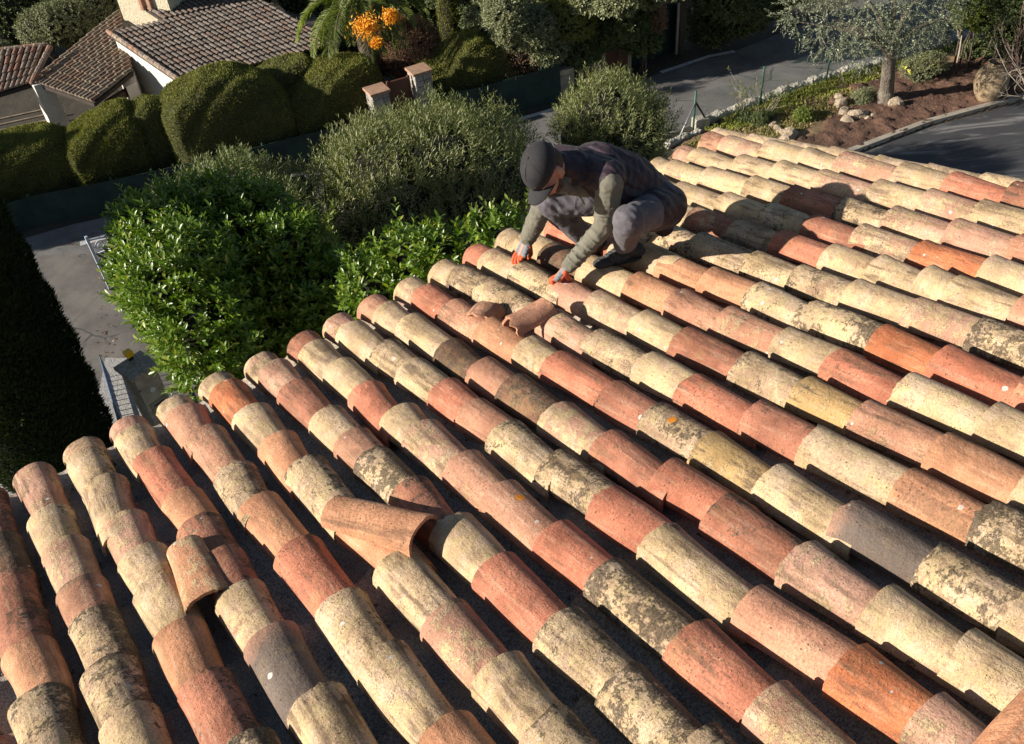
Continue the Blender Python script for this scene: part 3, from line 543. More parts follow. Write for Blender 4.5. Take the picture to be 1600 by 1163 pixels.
# ---------------------------------------------------------------- tall cypress at the left
def lathe_leaves(base,prof,n,rg_,L,W,m,parent,lean=(0,0),bump=.05,name='foliage'):
    zs=np.array([p[0] for p in prof]);rs=np.array([p[1] for p in prof]); z=rg_.uniform(zs[0],zs[-1],n*2); keep=rg_.rand(n*2)<np.interp(z,zs,rs)/rs.max(); z=z[keep][:n]; th=rg_.uniform(0,6.283,len(z))
    r=np.interp(z,zs,rs)*(1+bump*np.sin(th*5+z*3)*np.sin(z*4+th)+rg_.normal(0,.02,len(z)))
    P=np.stack([base[0]+lean[0]*z+r*np.cos(th),base[1]+lean[1]*z+r*np.sin(th),z],1); Nn=np.stack([np.cos(th),np.sin(th),np.full(len(z),.15)],1)
    A=nrm(Nn*.55+np.array([0,0,1.])+rg_.normal(0,.35,P.shape)); V,F=leaves(P-Nn*L*.4,A,Nn,L*rg_.uniform(.6,1.5,len(z)),W,-.1,False); fast(name,V,F,m,parent)
    mb=MB(); k=20; V=[];F=[]
    for i,(zz,r0) in enumerate(prof):
        for j in range(k):
            a=6.283*j/k; V.append((base[0]+lean[0]*zz+r0*.93*math.cos(a),base[1]+lean[1]*zz+r0*.93*math.sin(a),zz))
    F=[(i*k+j,i*k+(j+1)%k,(i+1)*k+(j+1)%k,(i+1)*k+j) for i in range(len(prof)-1) for j in range(k)]+[tuple(range(k-1,-1,-1)),tuple((len(prof)-1)*k+j for j in range(k))]
    mb.add(V,F).build('shade_core',CORE,parent,True)
cb_=G(110,742)
cy=thing('cypress_tree',cb_,'tall dark clipped cypress rising at the left edge beside the driveway','tree'); rg_=np.random.RandomState(9)
lathe_leaves(cb_,[(0.02,.85),(.6,1.0),(2.5,1.12),(5,1.12),(6.5,1.0),(8,.75),(9.2,.4),(9.9,.05)],90000,rg_,.085,.030,CYP,cy,(0,0),.04)
P=np.array([cb_+[math.cos(a)*1.1,math.sin(a)*1.1,z] for a,z in zip(rg_.uniform(-1.2,.6,40),rg_.uniform(1,6,40))]); A=nrm(P-cb_-np.array([0,0,1.])*(P[:,2:3]-.8)); A=A*[1,1,0]+[0,0,.25]
for i in range(14): V,F=shoots(P[i:i+1],A[i:i+1],rg_,16,.34,.06,.014,35,False); fast('stray_twig',V,F,CYP,cy)
for i,(x_,y_,h_,lb_) in enumerate([(-19.5,18.6,5.6,'nearest unseen cypress added left of the driveway for its shadow'),(-19.8,20.2,5.4,'middle unseen cypress added left of the driveway for its shadow'),(-20.2,21.9,5.0,'farthest unseen cypress added left of the driveway for its shadow')]):  # out-of-view cypresses added to keep sun off the road strip and hedge faces
    q_=np.array([x_,y_,0.]); c2=thing('cypress_tree',q_,lb_,'tree','unseen cypresses added outside the left edge for shade'); lathe_leaves(q_,[(0.02,.6),(.8,.85),(3,.9),(4.2,.7),(h_,.08)],9000,rg_,.12,.045,CYP,c2,(0,0),.06)
# ---------------------------------------------------------------- mesh-covered fence along the far side of the road
fa,fb=G(20,362)[:2]+np.array([0,.3]),None
fpx=[(-120,415),(60,362),(250,322),(420,280),(560,243),(575,239)]
fpx2=[(672,216),(760,197),(850,170),(878,163)]
fpx3=[(962,120),(1000,106),(1052,84),(1060,81)]
FENM=simple('green_windbreak_cloth',(.014,.040,.034),(.006,.020,.018),2,.8,.5,.01,(.02,.05,.04),200)
GREENP=simple('green_painted_steel',(.03,.11,.07),(.02,.08,.05),5,.5,.1,.002)
def cloth_fence(px,h,label):
    P=[G(*p)+np.array([0,.25,0]) for p in px]; t=thing('fence',P[0],label,'fence','lengths of dark cloth covered fence along the road')
    mb=MB(); pb=MB()
    for a,b in zip(P[:-1],P[1:]):
        k=max(1,int(np.linalg.norm(b-a)/.5))
        for i in range(k):
            q0=a+(b-a)*i/k; q1=a+(b-a)*(i+1)/k; s0=.02*math.sin(i*1.3);s1=.02*math.sin((i+1)*1.3)
            mb.beam(q0+[0,s0,h/2],q1+[0,s1,h/2],.02,h)
        for i in range(0,k,4):
            q=a+(b-a)*i/k; MB().tube([q+[0,.04,0],q+[0,.04,h+.06]],.025,6).build('post',GREENP,t)
    mb.build('windbreak_cloth',FENM,t); return t
cloth_fence(fpx,.85,'long dark green cloth fence below the clipped hedge at the left of the gate')
cloth_fence(fpx2,1.05,'dark green cloth fence between the brown gate and the meter cabinets')
cloth_fence(fpx3,1.5,'short dark green cloth fence between the tiled cabinet and the utility pole')
# ---------------------------------------------------------------- clipped, wave-topped hedges behind the fence
FD=nrm(np.array([18.7,6.4,0]))
def topiary(label,tops,off,wd,seed,zlow=.15,m=None,name='clipped_hedge',group='wave clipped cypress hedges behind the fence',n=30000,L=.06):
    """a rounded clipped hedge whose top line follows the given image points on a vertical plane behind the fence"""
    rg_=np.random.RandomState(seed); base=G(160,345)+np.array([-FD[1],FD[0],0])*off; pts=[VP(x,y,base,FD) for x,y in tops]
    sx=np.array([(p-base)@FD for p in pts]); hz=np.array([p[2] for p in pts]); o=np.argsort(sx); sx=sx[o];hz=hz[o]
    ns=60; ss=np.linspace(sx[0]-.12,sx[-1]+.12,ns); hh=np.interp(ss,sx,hz); ker=np.array([1,2,3,2,1])/9; hh=np.convolve(np.pad(hh,2,'edge'),ker,'valid')
    u=np.linspace(0,1,ns); endr=np.clip(np.minimum(u,1-u)/.09,0,1)**.5; nc=22; V=np.zeros((ns,nc,3)); side=np.array([-FD[1],FD[0],0])
    for j in range(nc):
        a=math.pi*j/(nc-1); cx=math.copysign(abs(math.cos(a))**.45,math.cos(a)); cz=math.sin(a)**.55
        lump=1+.03*np.sin(ss*4+j*.9+seed)+.02*np.sin(ss*9+j*2)+rg_.normal(0,.006,ns)
        V[:,j]=base+FD*ss[:,None]+side*(cx*wd/2*(.60+.40*endr)*lump)[:,None]; V[:,j,2]=zlow+(hh*(.90+.10*endr)-zlow)*cz*lump**.5
    V=V.reshape(-1,3); idx=np.arange(ns*nc).reshape(ns,nc); F=np.stack([idx[:-1,:-1],idx[:-1,1:],idx[1:,1:],idx[1:,:-1]],-1).reshape(-1,4)
    c=V.mean(0); t=thing(name,(c[0],c[1],0),label,'hedge',group)
    fast('clipped_surface',V,F,m or TOPIB,t,True)
    # fine clipped growth over the surface
    T=V[F]; e1=T[:,1]-T[:,0];e2=T[:,3]-T[:,0]; nn=np.cross(e1,e2); ar=np.linalg.norm(nn,axis=1); nn=-nn/np.maximum(ar,1e-9)[:,None]
    cen=V.mean(0); flip=((T.mean(1)-cen)*nn).sum(1)<0; nn[flip]*=-1
    k=rg_.choice(len(F),n,p=ar/ar.sum()); a=rg_.rand(n,1);b=rg_.rand(n,1); P=T[k,0]*(1-a)*(1-b)+T[k,1]*a*(1-b)+T[k,2]*a*b+T[k,3]*(1-a)*b; Nn=nn[k]
    A=nrm(Nn*.5+[0,0,.5]+rg_.normal(0,.4,P.shape)); Vl,Fl=leaves(P-Nn*L*.25,A,Nn+rg_.normal(0,.3,P.shape),L*rg_.uniform(.6,1.4,n),L*.34,-.1,False); fast('clipped_growth',Vl,Fl,(TOPI if m is None else m),t); return t
TOPIB=simple('clipped_cypress_body',(.11,.11,.03),(.07,.075,.02),6,.95,1.,.05,(.09,.08,.02),45)
topiary('wave topped clipped hedge section at the far left, lit on top',[(-60,222),(0,219),(30,212),(70,203),(100,212),(114,214)],2.1,2.0,31)
topiary('clipped hedge section with a deep notch, second from the left edge',[(103,216),(130,192),(165,172),(190,166),(208,170)],1.8,1.9,32)
topiary('sparse browning hedge section between two denser clipped ones',[(200,172),(225,156),(245,158),(262,162)],1.8,1.6,33,m=BROWNL if False else None,n=9000)
topiary('big rounded clipped hedge with a broad dome left of the gate',[(252,160),(275,140),(310,118),(360,108),(395,112),(425,124),(445,140)],1.5,2.2,34)
topiary('small rounded clipped hedge peeping between the dome and the curl',[(400,118),(425,103),(450,92),(475,88),(492,100)],2.3,1.6,35,n=9000)
topiary('curling clipped hedge next to the left gate pillar, diagonal light patch on it',[(440,150),(470,128),(500,104),(530,94),(560,92),(580,96)],1.5,2.1,36)
topiary('domed topiary hedge with a low tail just right of the gate',[(655,106),(672,102),(686,100),(700,80),(722,60),(745,56),(770,64),(790,90),(800,108)],1.3,2.0,37)
# ---------------------------------------------------------------- gate and its stone pillars
STONE=simple('pale_stone_blocks',(.42,.39,.34),(.25,.23,.20),3,.9,.9,.02,(.55,.52,.46),14)
BRICKT=simple('brick_cap',(.42,.26,.17),(.33,.20,.13),6,.9,.4,.01)
GATEM=simple('brown_painted_metal',(.12,.045,.025),(.09,.035,.02),3,.6,.1,.003)
gl,gr_=G(603,233)+[0,.3,0],G(668,212)+[0,.3,0]; gd=nrm(gr_-gl)
def stonep(p,h,w,label):
    t=thing('gate_pillar',p,label,'gate pillar','stone pillars of the brown gate'); mb=MB(); rgp=np.random.RandomState(int(p[0]*10)%99+100); z=0
    while z<h-.05:
        hh=rgp.uniform(.16,.26); hh=min(hh,h-z); s=rgp.uniform(.35,.65)
        for sgn,fr in ((-1,s),(1,1-s)):
            c=p+gd*(sgn*(w/2-fr*w/2)); mb.box(c+[0,0,z+hh/2],(fr*w-.012,w+rgp.uniform(-.01,.02),hh-.014),az=math.atan2(gd[1],gd[0]))
        z+=hh
    mb.build('stone_blocks',STONE,t,bevel=.012); MB().box(p+[0,0,h/2],(w-.05,w-.05,h),az=math.atan2(gd[1],gd[0])).build('mortar_core',simple('mortar',(.3,.27,.22),(.22,.2,.17),8),t)
    MB().box(p+[0,0,h+.035],(w+.08,w+.08,.07),az=math.atan2(gd[1],gd[0])).build('cap',BRICKT,t,bevel=.01); return t
stonep(gl,1.55,.50,'shaded stone pillar on the left side of the brown gate'); stonep(gr_,1.75,.50,'taller stone pillar with brick cap on the right side of the brown gate')
t=thing('gate',(gl+gr_)/2,'brown solid metal pedestrian gate between two stone pillars','gate'); L_=np.linalg.norm(gr_-gl)-.6; az=math.atan2(gd[1],gd[0]); c=(gl+gr_)/2
MB().box(c+[0,0,.85],(L_,.04,1.6),az=az).build('panel',GATEM,t)
fb_=MB()
for s in (-1,1): fb_.box(c+gd*s*(L_/2-.03)+[0,0,.87],(.06,.07,1.7),az=az)
for z in (.06,.62,1.66): fb_.box(c+[0,0,z],(L_-.13,.065,.06),az=az)
fb_.build('gate_frame',GATEM,t,bevel=.004); MB().tube([c+gd*(L_/2-.12)+[.02,-.09,.95],c+gd*(L_/2-.12)+[0,-.09,1.15]],.012).build('handle',simple('steel',(.5,.5,.5),(.4,.4,.4),metal=1,rough=.4),t)
# ---------------------------------------------------------------- meter cabinets with little tiled roofs
def cabinet(px,py,wd,dp,h,label,door,roof=True,plain=False):
    p=G(px,py)+np.array([0,.35,0]); az=math.atan2(FD[1],FD[0]); t=thing('meter_cabinet',p,label,'cabinet'); side=np.array([-FD[1],FD[0],0])
    MB().box(p+[0,0,h/2],(wd,dp,h),az=az).build('masonry',simple('cabinet_render',(.42,.36,.27),(.33,.28,.21),4,.9,.3,.01),t,bevel=.01)
    for i in (-1,1) if not plain else (0,):
        w2=(wd-.26)/2-.01 if not plain else wd-.1
        MB().box(p+FD*i*(w2/2+.006)-side*(dp/2+.008)+[0,0,h*.47],(w2,.03,h*.72),az=az).build('door',door,t,bevel=.004)
    if roof:
        mb=MB(); n=int(wd/.2)+1
        for i in range(n):
            q=p+FD*(-wd/2+wd*(i+.5)/n)
            for jj in range(3):
                V,F=tile_geo(.30,.075,.065,.06,700+i*3+jj,na=10,nl=2,chip=.002); sl=.38
                V=[q+FD*(-v[0])+side*(-dp/2-.12+(v[1]+jj*.22)*math.cos(sl))+np.array([0,0,h+.03+(v[1]+jj*.22)*math.sin(sl)*.6+v[2]]) for v in V]; mb.add(V,F)
        o=mb.build('tiled_roof',TILEM,t,True); o.color=(.30,.25,.22,1); o['lich']=.3; o['blk']=.5; o['seed']=5.
        MB().box(p+[0,0,h+.045],(wd+.1,dp+.1,.08),az=az).build('roof_base',KERB,t)
    return t
WOODG=simple('grey_cabinet_door',(.30,.27,.22),(.2,.18,.15),4,.85,.3,.004)
cabinet(960,123,1.0,.5,1.15,'rendered meter cabinet with dark red doors and a tiled roof, larger of two',GATEM)
cabinet(918,143,.62,.4,.75,'low brown doored meter cabinet with a small tiled roof',GATEM)
cabinet(884,158,.5,.35,.85,'pale grey unroofed meter box at the left of the cabinets',WOODG,False,True)
# ---------------------------------------------------------------- utility pole
p=G(1058,84); t=thing('utility_pole',p,'wooden utility pole with a white conduit standing beyond the road','pole')
MB().tube([p+[0.1,0,0],p+[.1,0,7]],[.11,.08],10).build('pole',simple('weathered_wood',(.16,.13,.10),(.10,.085,.065),5,.9,.5,.01,None,40,(1,1,.1)),t,True)
MB().tube([p+[-.04,-.05,0],p+[-.04,-.05,6]],.045,8).build('conduit',simple('white_plastic',(.62,.62,.62),(.55,.55,.55),3,.5,0),t,True)
w_=MB(); w0=D(1008,0,26); w1=G(985,95)+[0,0,.3]; w_.tube([w1,(w0+w1)/2,w0+(w0-w1)*.6],.012,5).build('stay_wire',simple('galvanised',(.3,.3,.3),(.25,.25,.25),3,.5,0,metal=.8),t)
# ================================================================ NEIGHBOURING HOUSE
def tiled_plane(A,B,C,Dd,nrow,ntile,name,parent,m,seed=0,r=.45):
    """small half-round tiles in rows running down from edge A-D to edge B-C"""
    A,B,C,Dd=[np.asarray(p,float) for p in(A,B,C,Dd)]; n=nrm(np.cross(B-A,Dd-A)); gauge=max(np.linalg.norm(A-B),np.linalg.norm(Dd-C))/ntile; n=n if n[2]>0 else -n; rg_=np.random.RandomState(seed); V=[];F=[];K=5
    for i in range(nrow):
        t=(i+.5)/nrow; a=A+(Dd-A)*t; b=B+(C-B)*t; ww=np.linalg.norm(C-B)/nrow*r; sd_=nrm(C-B)
        nt_=max(1,int(round(np.linalg.norm(a-b)/gauge)))
        for j in range(nt_):
            p0=b+(a-b)*(j/nt_)+n*(.030+rg_.normal(0,.004))+sd_*rg_.normal(0,.008); p1=b+(a-b)*min(1,(j+1.25)/nt_)+n*.004; base=len(V)
            for q,w_,h_ in ((p0,ww,ww*1.0),(p1,ww*.85,ww*.85)):
                for k in range(K+1):
                    al=math.pi*k/K; V.append(q+sd_*math.cos(al)*w_+n*math.sin(al)*h_)
            for k in range(K): F.append((base+k,base+k+1,base+K+1+k+1,base+K+1+k))
            F.append(tuple(base+k for k in range(K,-1,-1)))
    mb=MB(); mb.add(V,F); o=mb.build(name,m,parent,False); return o
def roofmat(name,c1,c2,c3):
    m,t,b=mat(name); k=N(t); r=k.n('ShaderNodeNewGeometry').outputs['Random Per Island']; co=k.n('ShaderNodeTexCoord').outputs['Object']
    c=k.mix(r,c1,c2); c=k.mix(k.map(k.math('FRACT',k.math('MULTIPLY',r,13.7)),.75,.8),c,c3); c=k.mix(k.map(k.noise(co,14,5,.7),.4,.65,0,.75),c,(.05,.042,.035)); k.l(c,b.inputs['Base Color']); b.inputs['Roughness'].default_value=.9; return m
RM1=roofmat('old_grey_tiles',(.12,.095,.08),(.22,.18,.15),(.17,.115,.088)); RM2=roofmat('old_brown_tiles',(.20,.15,.105),(.30,.235,.165),(.25,.155,.10)); RM3=roofmat('old_pale_tiles',(.27,.20,.16),(.38,.29,.22),(.34,.19,.13))
A_=G(170,52,2.40);B_=G(286,131,1.85);C_=G(530,70,1.85);D_=A_+(C_-B_)
STUC=simple('white_stucco',(.74,.70,.62),(.62,.58,.50),1.6,.9,.5,.01,(.52,.48,.40),9)
hs=thing('house',(B_+D_)/2*np.array([1,1,0]),'neighbouring villa with old tile roofs and a sunlit white gable, top left','house')
def decks(mb,Q,th=.10,drop=.02):
    V=[np.asarray(q)-[0,0,drop] for q in Q]+[np.asarray(q)-[0,0,drop+th] for q in Q]; return mb.add(V,[(0,1,2,3),(7,6,5,4),(0,4,5,1),(1,5,6,2),(2,6,7,3),(3,7,4,0)])
dm=MB(); decks(dm,[A_,B_,C_,D_]); uu=(A_-B_); A2=A_+(C_-B_)*.36+uu*1.3; B2=A_+(C_-B_)*.36; D2=D_+uu*1.3; decks(dm,[A2,B2,D_,D2])
tiled_plane(A_,B_,C_,D_,29,11,'main_roof',hs,RM1,1); tiled_plane(A2,B2,D_,D2,18,14,'rear_roof',hs,RM1,2)
E1=G(50,128,1.5);E2=G(146,161,1.5);T1=G(188,15,2.2);T2=G(207,112,1.75)
tiled_plane(T1,E1,E2,T2,17,13,'lower_roof',hs,RM2,3); decks(dm,[T1,E1,E2,T2])
S1=G(-80,88,2.15);S2=G(70,70,2.05);S3=G(48,131,1.5);S4=G(-80,170,1.5)
tiled_plane(S1,S4,S3,S2,15,7,'porch_roof',hs,RM3,4); decks(dm,[S1,S4,S3,S2]); dm.build('roof_boards',simple('dark_boards',(.05,.035,.025),(.03,.02,.015),5),hs)
hip=MB()
for a,b in ((G(78,74,2.12),G(50,129,1.6)),(S1,S2),(B_+[0,0,.05],A_+[0,0,.05])):
    n_=int(np.linalg.norm(np.array(b)-a)/.28)+1
    hip=MB()
    for i in range(n_): hip.cap(a+(np.array(b)-a)*i/n_,a+(np.array(b)-a)*(i+1.05)/n_,.085,.065,8)
    hip.build('ridge_caps',RM3,hs)
def prism(mb,P,z0,z1):
    k=len(P); V=[(p[0],p[1],z0) for p in P]+[(p[0],p[1],(z1[i] if isinstance(z1,(list,tuple)) else z1)) for i,p in enumerate(P)]
    return mb.add(V,[tuple(range(k-1,-1,-1)),tuple(range(k,2*k))]+[(i,(i+1)%k,k+(i+1)%k,k+i) for i in range(k)])
ins=lambda p: p+nrm((B_+D_)/2*np.array([1,1,0])-p*np.array([1,1,0]))*.12
wm=MB(); prism(wm,[ins(A_),ins(B_),ins(C_),ins(D_)],0,[A_[2]-.12,B_[2]-.12,C_[2]-.12,D_[2]-.12]); wm.build('white_gable_wall',STUC,hs)
q=[T1+(T2-T1)*.1,T2]; mb=MB(); prism(mb,[E1*.25+T1*.75,E2*.25+T2*.75,T2,T1],0,1.45); mb.build('rear_wall',STUC,hs)
# upper storey block with two terracotta down pipes
u1=G(186,9,2.55);u2=G(266,16,2.55); ud=nrm((u2-u1)*[1,1,0]); us=np.array([-ud[1],ud[0],0]); ub=MB(); prism(ub,[u1,u2,u2+us*2.4,u1+us*2.4],1.,7.); ub.build('upper_storey',simple('cream_stone',(.70,.62,.45),(.58,.50,.36),9,.9,.7,.02,(.45,.38,.27),20),hs)
for f_ in (.50,.66): MB().box(u1+(u2-u1)*f_-us*.05+[0,0,1.4],(.13,.12,2.9),az=math.atan2(ud[1],ud[0])).build('terracotta_pipe',simple('terracotta',(.45,.25,.17),(.36,.2,.13),5),hs,bevel=.02)
GREYR=simple('grey_render',(.20,.19,.19),(.14,.135,.135),2.5,.9,.4,.01,(.10,.1,.1),10)
for p_,w_,hh_ in ((G(96,203,0)+[0,.0,0],.50,1.55),(G(182,188,0)+[0,.3,0],.42,1.5)):
    MB().box(p_+[0,0,hh_/2],(w_,w_,hh_),az=.6).build('porch_pillar',GREYR if w_>.5 else STUC,hs,bevel=.02)
MB().tube([G(168,163,1.15),G(210,137,1.25)],[.13,.12],10).build('porch_beam',simple('log',(.16,.09,.055),(.11,.06,.04),6,.9,.5,.01),hs,True)
tb=MB(); 
for i in range(4): tb.box(G(20+i*9,182+i*7,.3),(1.7,.07,.04),az=.3)
tb.build('porch_slats',simple('slats',(.3,.24,.18),(.2,.16,.12),5),hs)
# ================================================================ PLANTS BEHIND THE FENCE
def bz(px,py,z,rpx,f=(1,1,1)):
    P=G(px,py,z); dep=(P-CAM)@FW; r=rpx*dep/FPX; return (P,(r*f[0],r*f[1],r*f[2]))
def gb(label,blobs,m,n,L,W,seed,nl=7,Ls=.16,oval=False,name='shrub',cat='shrub',ang=60,group='garden shrubs behind the cloth fence',st=3,lump=.08,core_sc=.88,upb=.4):
    return bush(name,label,cat,blobs,m,n,nl,Ls,L,W,seed,upb,ang,oval,group,-.5,core_sc,(.86,1.04),lump,.12,st)
gb('long dense grey green hedge beside the far end of the villa roof',[bz(60,48,1.6,26),bz(85,40,1.7,30),bz(115,32,1.7,30),bz(145,22,1.7,30),bz(170,12,1.7,26),bz(60,55,.9,28),bz(110,45,.9,34),bz(150,32,.9,30)],GREYL,5200,.075,.035,41,name='clipped_hedge',cat='hedge',lump=.04)
gb('dark shaded shrubbery in the top left corner',[bz(5,20,2,45),bz(60,0,2,45),bz(20,60,1,38),bz(130,-15,2,40),bz(-30,60,1,50)],DARKL,2600,.09,.04,42)
gb('round russet brown globe bush above the brown gate',[bz(640,82,1.3,50,(1,1,.98))],BROWNL,5200,.06,.018,43,nl=6,Ls=.12,lump=.02,upb=.9)
gb('low glossy dark green hedge between the palm and the curling hedge',[bz(470,92,1.0,18),bz(495,86,1.1,20),bz(525,82,1.1,21),bz(555,80,1.1,21),bz(583,82,1.1,20),bz(590,105,.9,18)],DARKL,3200,.07,.035,44,name='clipped_hedge',cat='hedge',lump=.04)
cc=G(712,92,0); cyt=thing('cypress_tree',cc,'slim column cypress behind the domed topiary, lit along its left side','tree'); rg_=np.random.RandomState(50)
lathe_leaves(cc,[(0.05,.30),(.8,.40),(3,.42),(6,.36),(8,.1)],16000,rg_,.08,.03,TOPI,cyt,(0,0),.05)
gb('tall speckled grey green shrub right of the slim cypress',[bz(790,25,2.6,30),bz(770,10,2.4,26),bz(800,50,1.6,28),bz(760,30,1.6,22)],GREYL,2600,.10,.04,45)
gb('bushy variegated shrub with pale leaves behind the fence',[bz(800,62,1.7,24),bz(835,48,2.0,30),bz(850,75,1.4,30),bz(815,95,1.0,26),bz(870,60,1.5,28)],GREYL,3600,.10,.045,46,oval=True)
gb('bare brownish twiggy shrub beside the domed topiary',[bz(808,95,1.2,24),bz(800,75,1.2,20),bz(825,110,.8,20)],BROWNL,1500,.05,.012,47,nl=5,Ls=.3,ang=30)
gb('rounded yellow green clipped shrub, its near side in shade',[bz(890,32,2.0,38),bz(880,50,1.5,34),bz(920,60,1.2,34),bz(860,20,2.2,24)],TOPI,4200,.06,.022,48,lump=.03)
gb('dark evergreen shrubs behind the tiled cabinet',[bz(940,50,1.4,36),bz(975,35,1.7,36),bz(905,85,1.,26),bz(1000,60,1.1,30)],DARKL,2600,.09,.04,49)
gb('shrub with dull pink tips near the stay wire',[bz(1015,20,1.8,20),bz(1022,38,1.5,14),bz(1005,40,1.4,16)],BROWNL,1400,.06,.02,51,nl=6)
gb('leafy bright shrub at the top between cabinet and pole',[bz(960,5,2.6,26),bz(920,0,2.6,24),bz(1010,-5,2.4,22),bz(980,-5,2.8,22)],GREYL,1500,.12,.055,52,oval=True,st=0)
gb('dark evergreen shrubs around the slim cypress at the top',[bz(668,12,1.2,26),bz(745,22,1.4,30),bz(630,-12,1.8,36),bz(700,-18,2,38),bz(735,50,.8,22),bz(672,50,.6,20)],DARKL,2600,.09,.04,58)
gb('dark shrubbery behind the ridge of the villa roof',[bz(400,-22,1.6,36),bz(460,-10,1.4,34),bz(330,-30,1.6,36),bz(510,10,1.2,26)],DARKL,1800,.09,.04,59)
wg='dark evergreen trees beyond the road'
for i,(bb,lab) in enumerate([([bz(1112,18,1.0,34),bz(1100,48,.4,22),bz(1140,-10,1.9,46),bz(1115,55,.45,20)],'dark evergreen tree right behind the utility pole'),([bz(1165,5,1.6,38),bz(1150,35,.8,28),bz(1195,10,1.2,28),bz(1175,32,.6,20)],'dark evergreen tree overhanging the bend of the road'),([bz(1240,-35,2,50),bz(1320,-60,2,60),bz(1215,-10,1.2,26)],'dark evergreen tree half hidden by the olive crown'),([bz(850,-40,3,60),bz(760,-40,3,60),bz(950,-45,3,60),bz(1050,-50,3.5,60)],'row of dark trees along the very top edge')]):
    gb(lab,bb,DARKL,2300,.11,.045,60+i,name='evergreen_tree',cat='tree',group=wg,st=0,oval=True)
# ---------------------------------------------------------------- date palm
pc=G(560,4,3.0); pt=thing('palm_tree',(pc[0],pc[1],0),'feathery palm with hanging orange fruit above the villa roof edge','tree'); rgp=np.random.RandomState(77)
MB().tube([(pc[0],pc[1],0),(pc[0]+.05,pc[1],1.4),pc],[.32,.28,.30],12).build('trunk',BARK,pt,True)
PALM=leafmat('palm_leaflet',(.15,.19,.045),(.24,.28,.08),.5,.25,.4,(.32,.33,.13))
for i in range(30):
    az=i*2.39996+rgp.normal(0,.1); el=math.radians(rgp.uniform(5,68)); L_=rgp.uniform(1.7,2.5); n_=46; d0=np.array([math.cos(az)*math.cos(el),math.sin(az)*math.cos(el),math.sin(el)]); pts=[pc.copy()]; d=d0.copy()
    for j in range(n_): d=nrm(d+np.array([0,0,-.052])); pts.append(pts[-1]+d*L_/n_)
    pts=np.array(pts); tg=nrm(np.gradient(pts,axis=0)); sd_=nrm(np.cross(tg,[0,0,1.])); up_=np.cross(sd_,tg)
    idx=np.arange(6,n_+1); P=np.concatenate([pts[idx],pts[idx]]); T_=np.concatenate([tg[idx],tg[idx]]); S_=np.concatenate([sd_[idx],-sd_[idx]]); U_=np.concatenate([up_[idx],up_[idx]])
    lf=np.tile(.34*np.sin(np.linspace(.5,2.9,len(idx)))+.06,2); V,F=leaves(P,T_*.75+S_*.8+U_*.28+rgp.normal(0,.07,P.shape),U_,lf,.028,.25,False)
    fr=fast('frond',V,F,PALM,pt); MB().tube(pts[::4],np.linspace(.022,.005,len(pts[::4])),5).build('rachis',simple('palm_rib',(.22,.22,.09),(.18,.18,.07),5) if i==0 else bpy.data.materials['palm_rib'],fr,True)
ORG=leafmat('orange_fruit',(.75,.30,.02),(.85,.42,.03),.5,.1,.3)
for (x,y,z,r) in ((572,40,3.3,.34),(610,24,3.2,.20),(588,66,2.6,.12)):
    c=G(x,y,z); P=c+rgp.normal(0,r*.45,(900,3))*[1,1,.8]; V,F=leaves(P,rgp.normal(size=P.shape)+[0,0,-.8],rgp.normal(size=P.shape),.10,.03,.0,False); fast('fruit_cluster',V,F,ORG,pt)
# ================================================================ GARDEN TO THE RIGHT
def edging(px,wd,h,seed,name,label,m):
    P=np.array([G(*p)[:2] for p in px]); L=np.concatenate([[0],np.cumsum(np.linalg.norm(np.diff(P,axis=0),axis=1))]); rgs=np.random.RandomState(seed); n=int(L[-1]/.06); mb=MB(); V=[]
    for i in range(n+1):
        s=L[-1]*i/n; x=np.interp(s,L,P[:,0]);y=np.interp(s,L,P[:,1]); x2=np.interp(min(s+.1,L[-1]),L,P[:,0]);y2=np.interp(min(s+.1,L[-1]),L,P[:,1]); x1=np.interp(s-.1,L,P[:,0]);y1=np.interp(s-.1,L,P[:,1]); t=nrm([x2-x1,y2-y1]); nn=np.array([-t[1],t[0]])
        dip=.05*(math.sin(s*5+seed)+math.sin(s*11))*.5
        for k,(o_,z_) in enumerate(((-.5,-.02),(-.5,.8),(-.3,1),(0,1.04),(.3,1),(.5,.8),(.5,-.02))): V.append((x+nn[0]*wd*o_+rgs.normal(0,.012),y+nn[1]*wd*o_+rgs.normal(0,.012),max(-.02,h*z_+dip*(z_>0)+rgs.normal(0,.012)*(z_>0))))
    F=[(i*7+k,i*7+k+1,(i+1)*7+k+1,(i+1)*7+k) for i in range(n) for k in range(6)]+[tuple(range(6,-1,-1)),tuple(n*7+k for k in range(7))]
    o=mb.add(V,F).build(name,m,None,False); return tag(o,label,'wall')
LIMES=simple('white_limestone',(.62,.58,.50),(.42,.38,.32),8,.95,1.,.03,(.30,.26,.2),20)
edging([(1092,196),(1160,169),(1240,140),(1320,114),(1400,95),(1490,65),(1620,30)],.24,.16,5,'low_wall','low whitewashed stone border between the garden and the road',LIMES)
edging([(1040,232),(1066,218),(1092,208)],.2,.12,6,'low_wall','short stone border running down toward the oleander from the fence brace',LIMES)
MB().box(G(1094,198)+[0,0,.12],(.4,.32,.3),az=.35).build('pedestal_block',LIMES,None,bevel=.03); tag(bpy.data.objects['pedestal_block'],'white stone block where the chain link fence starts','stone block')
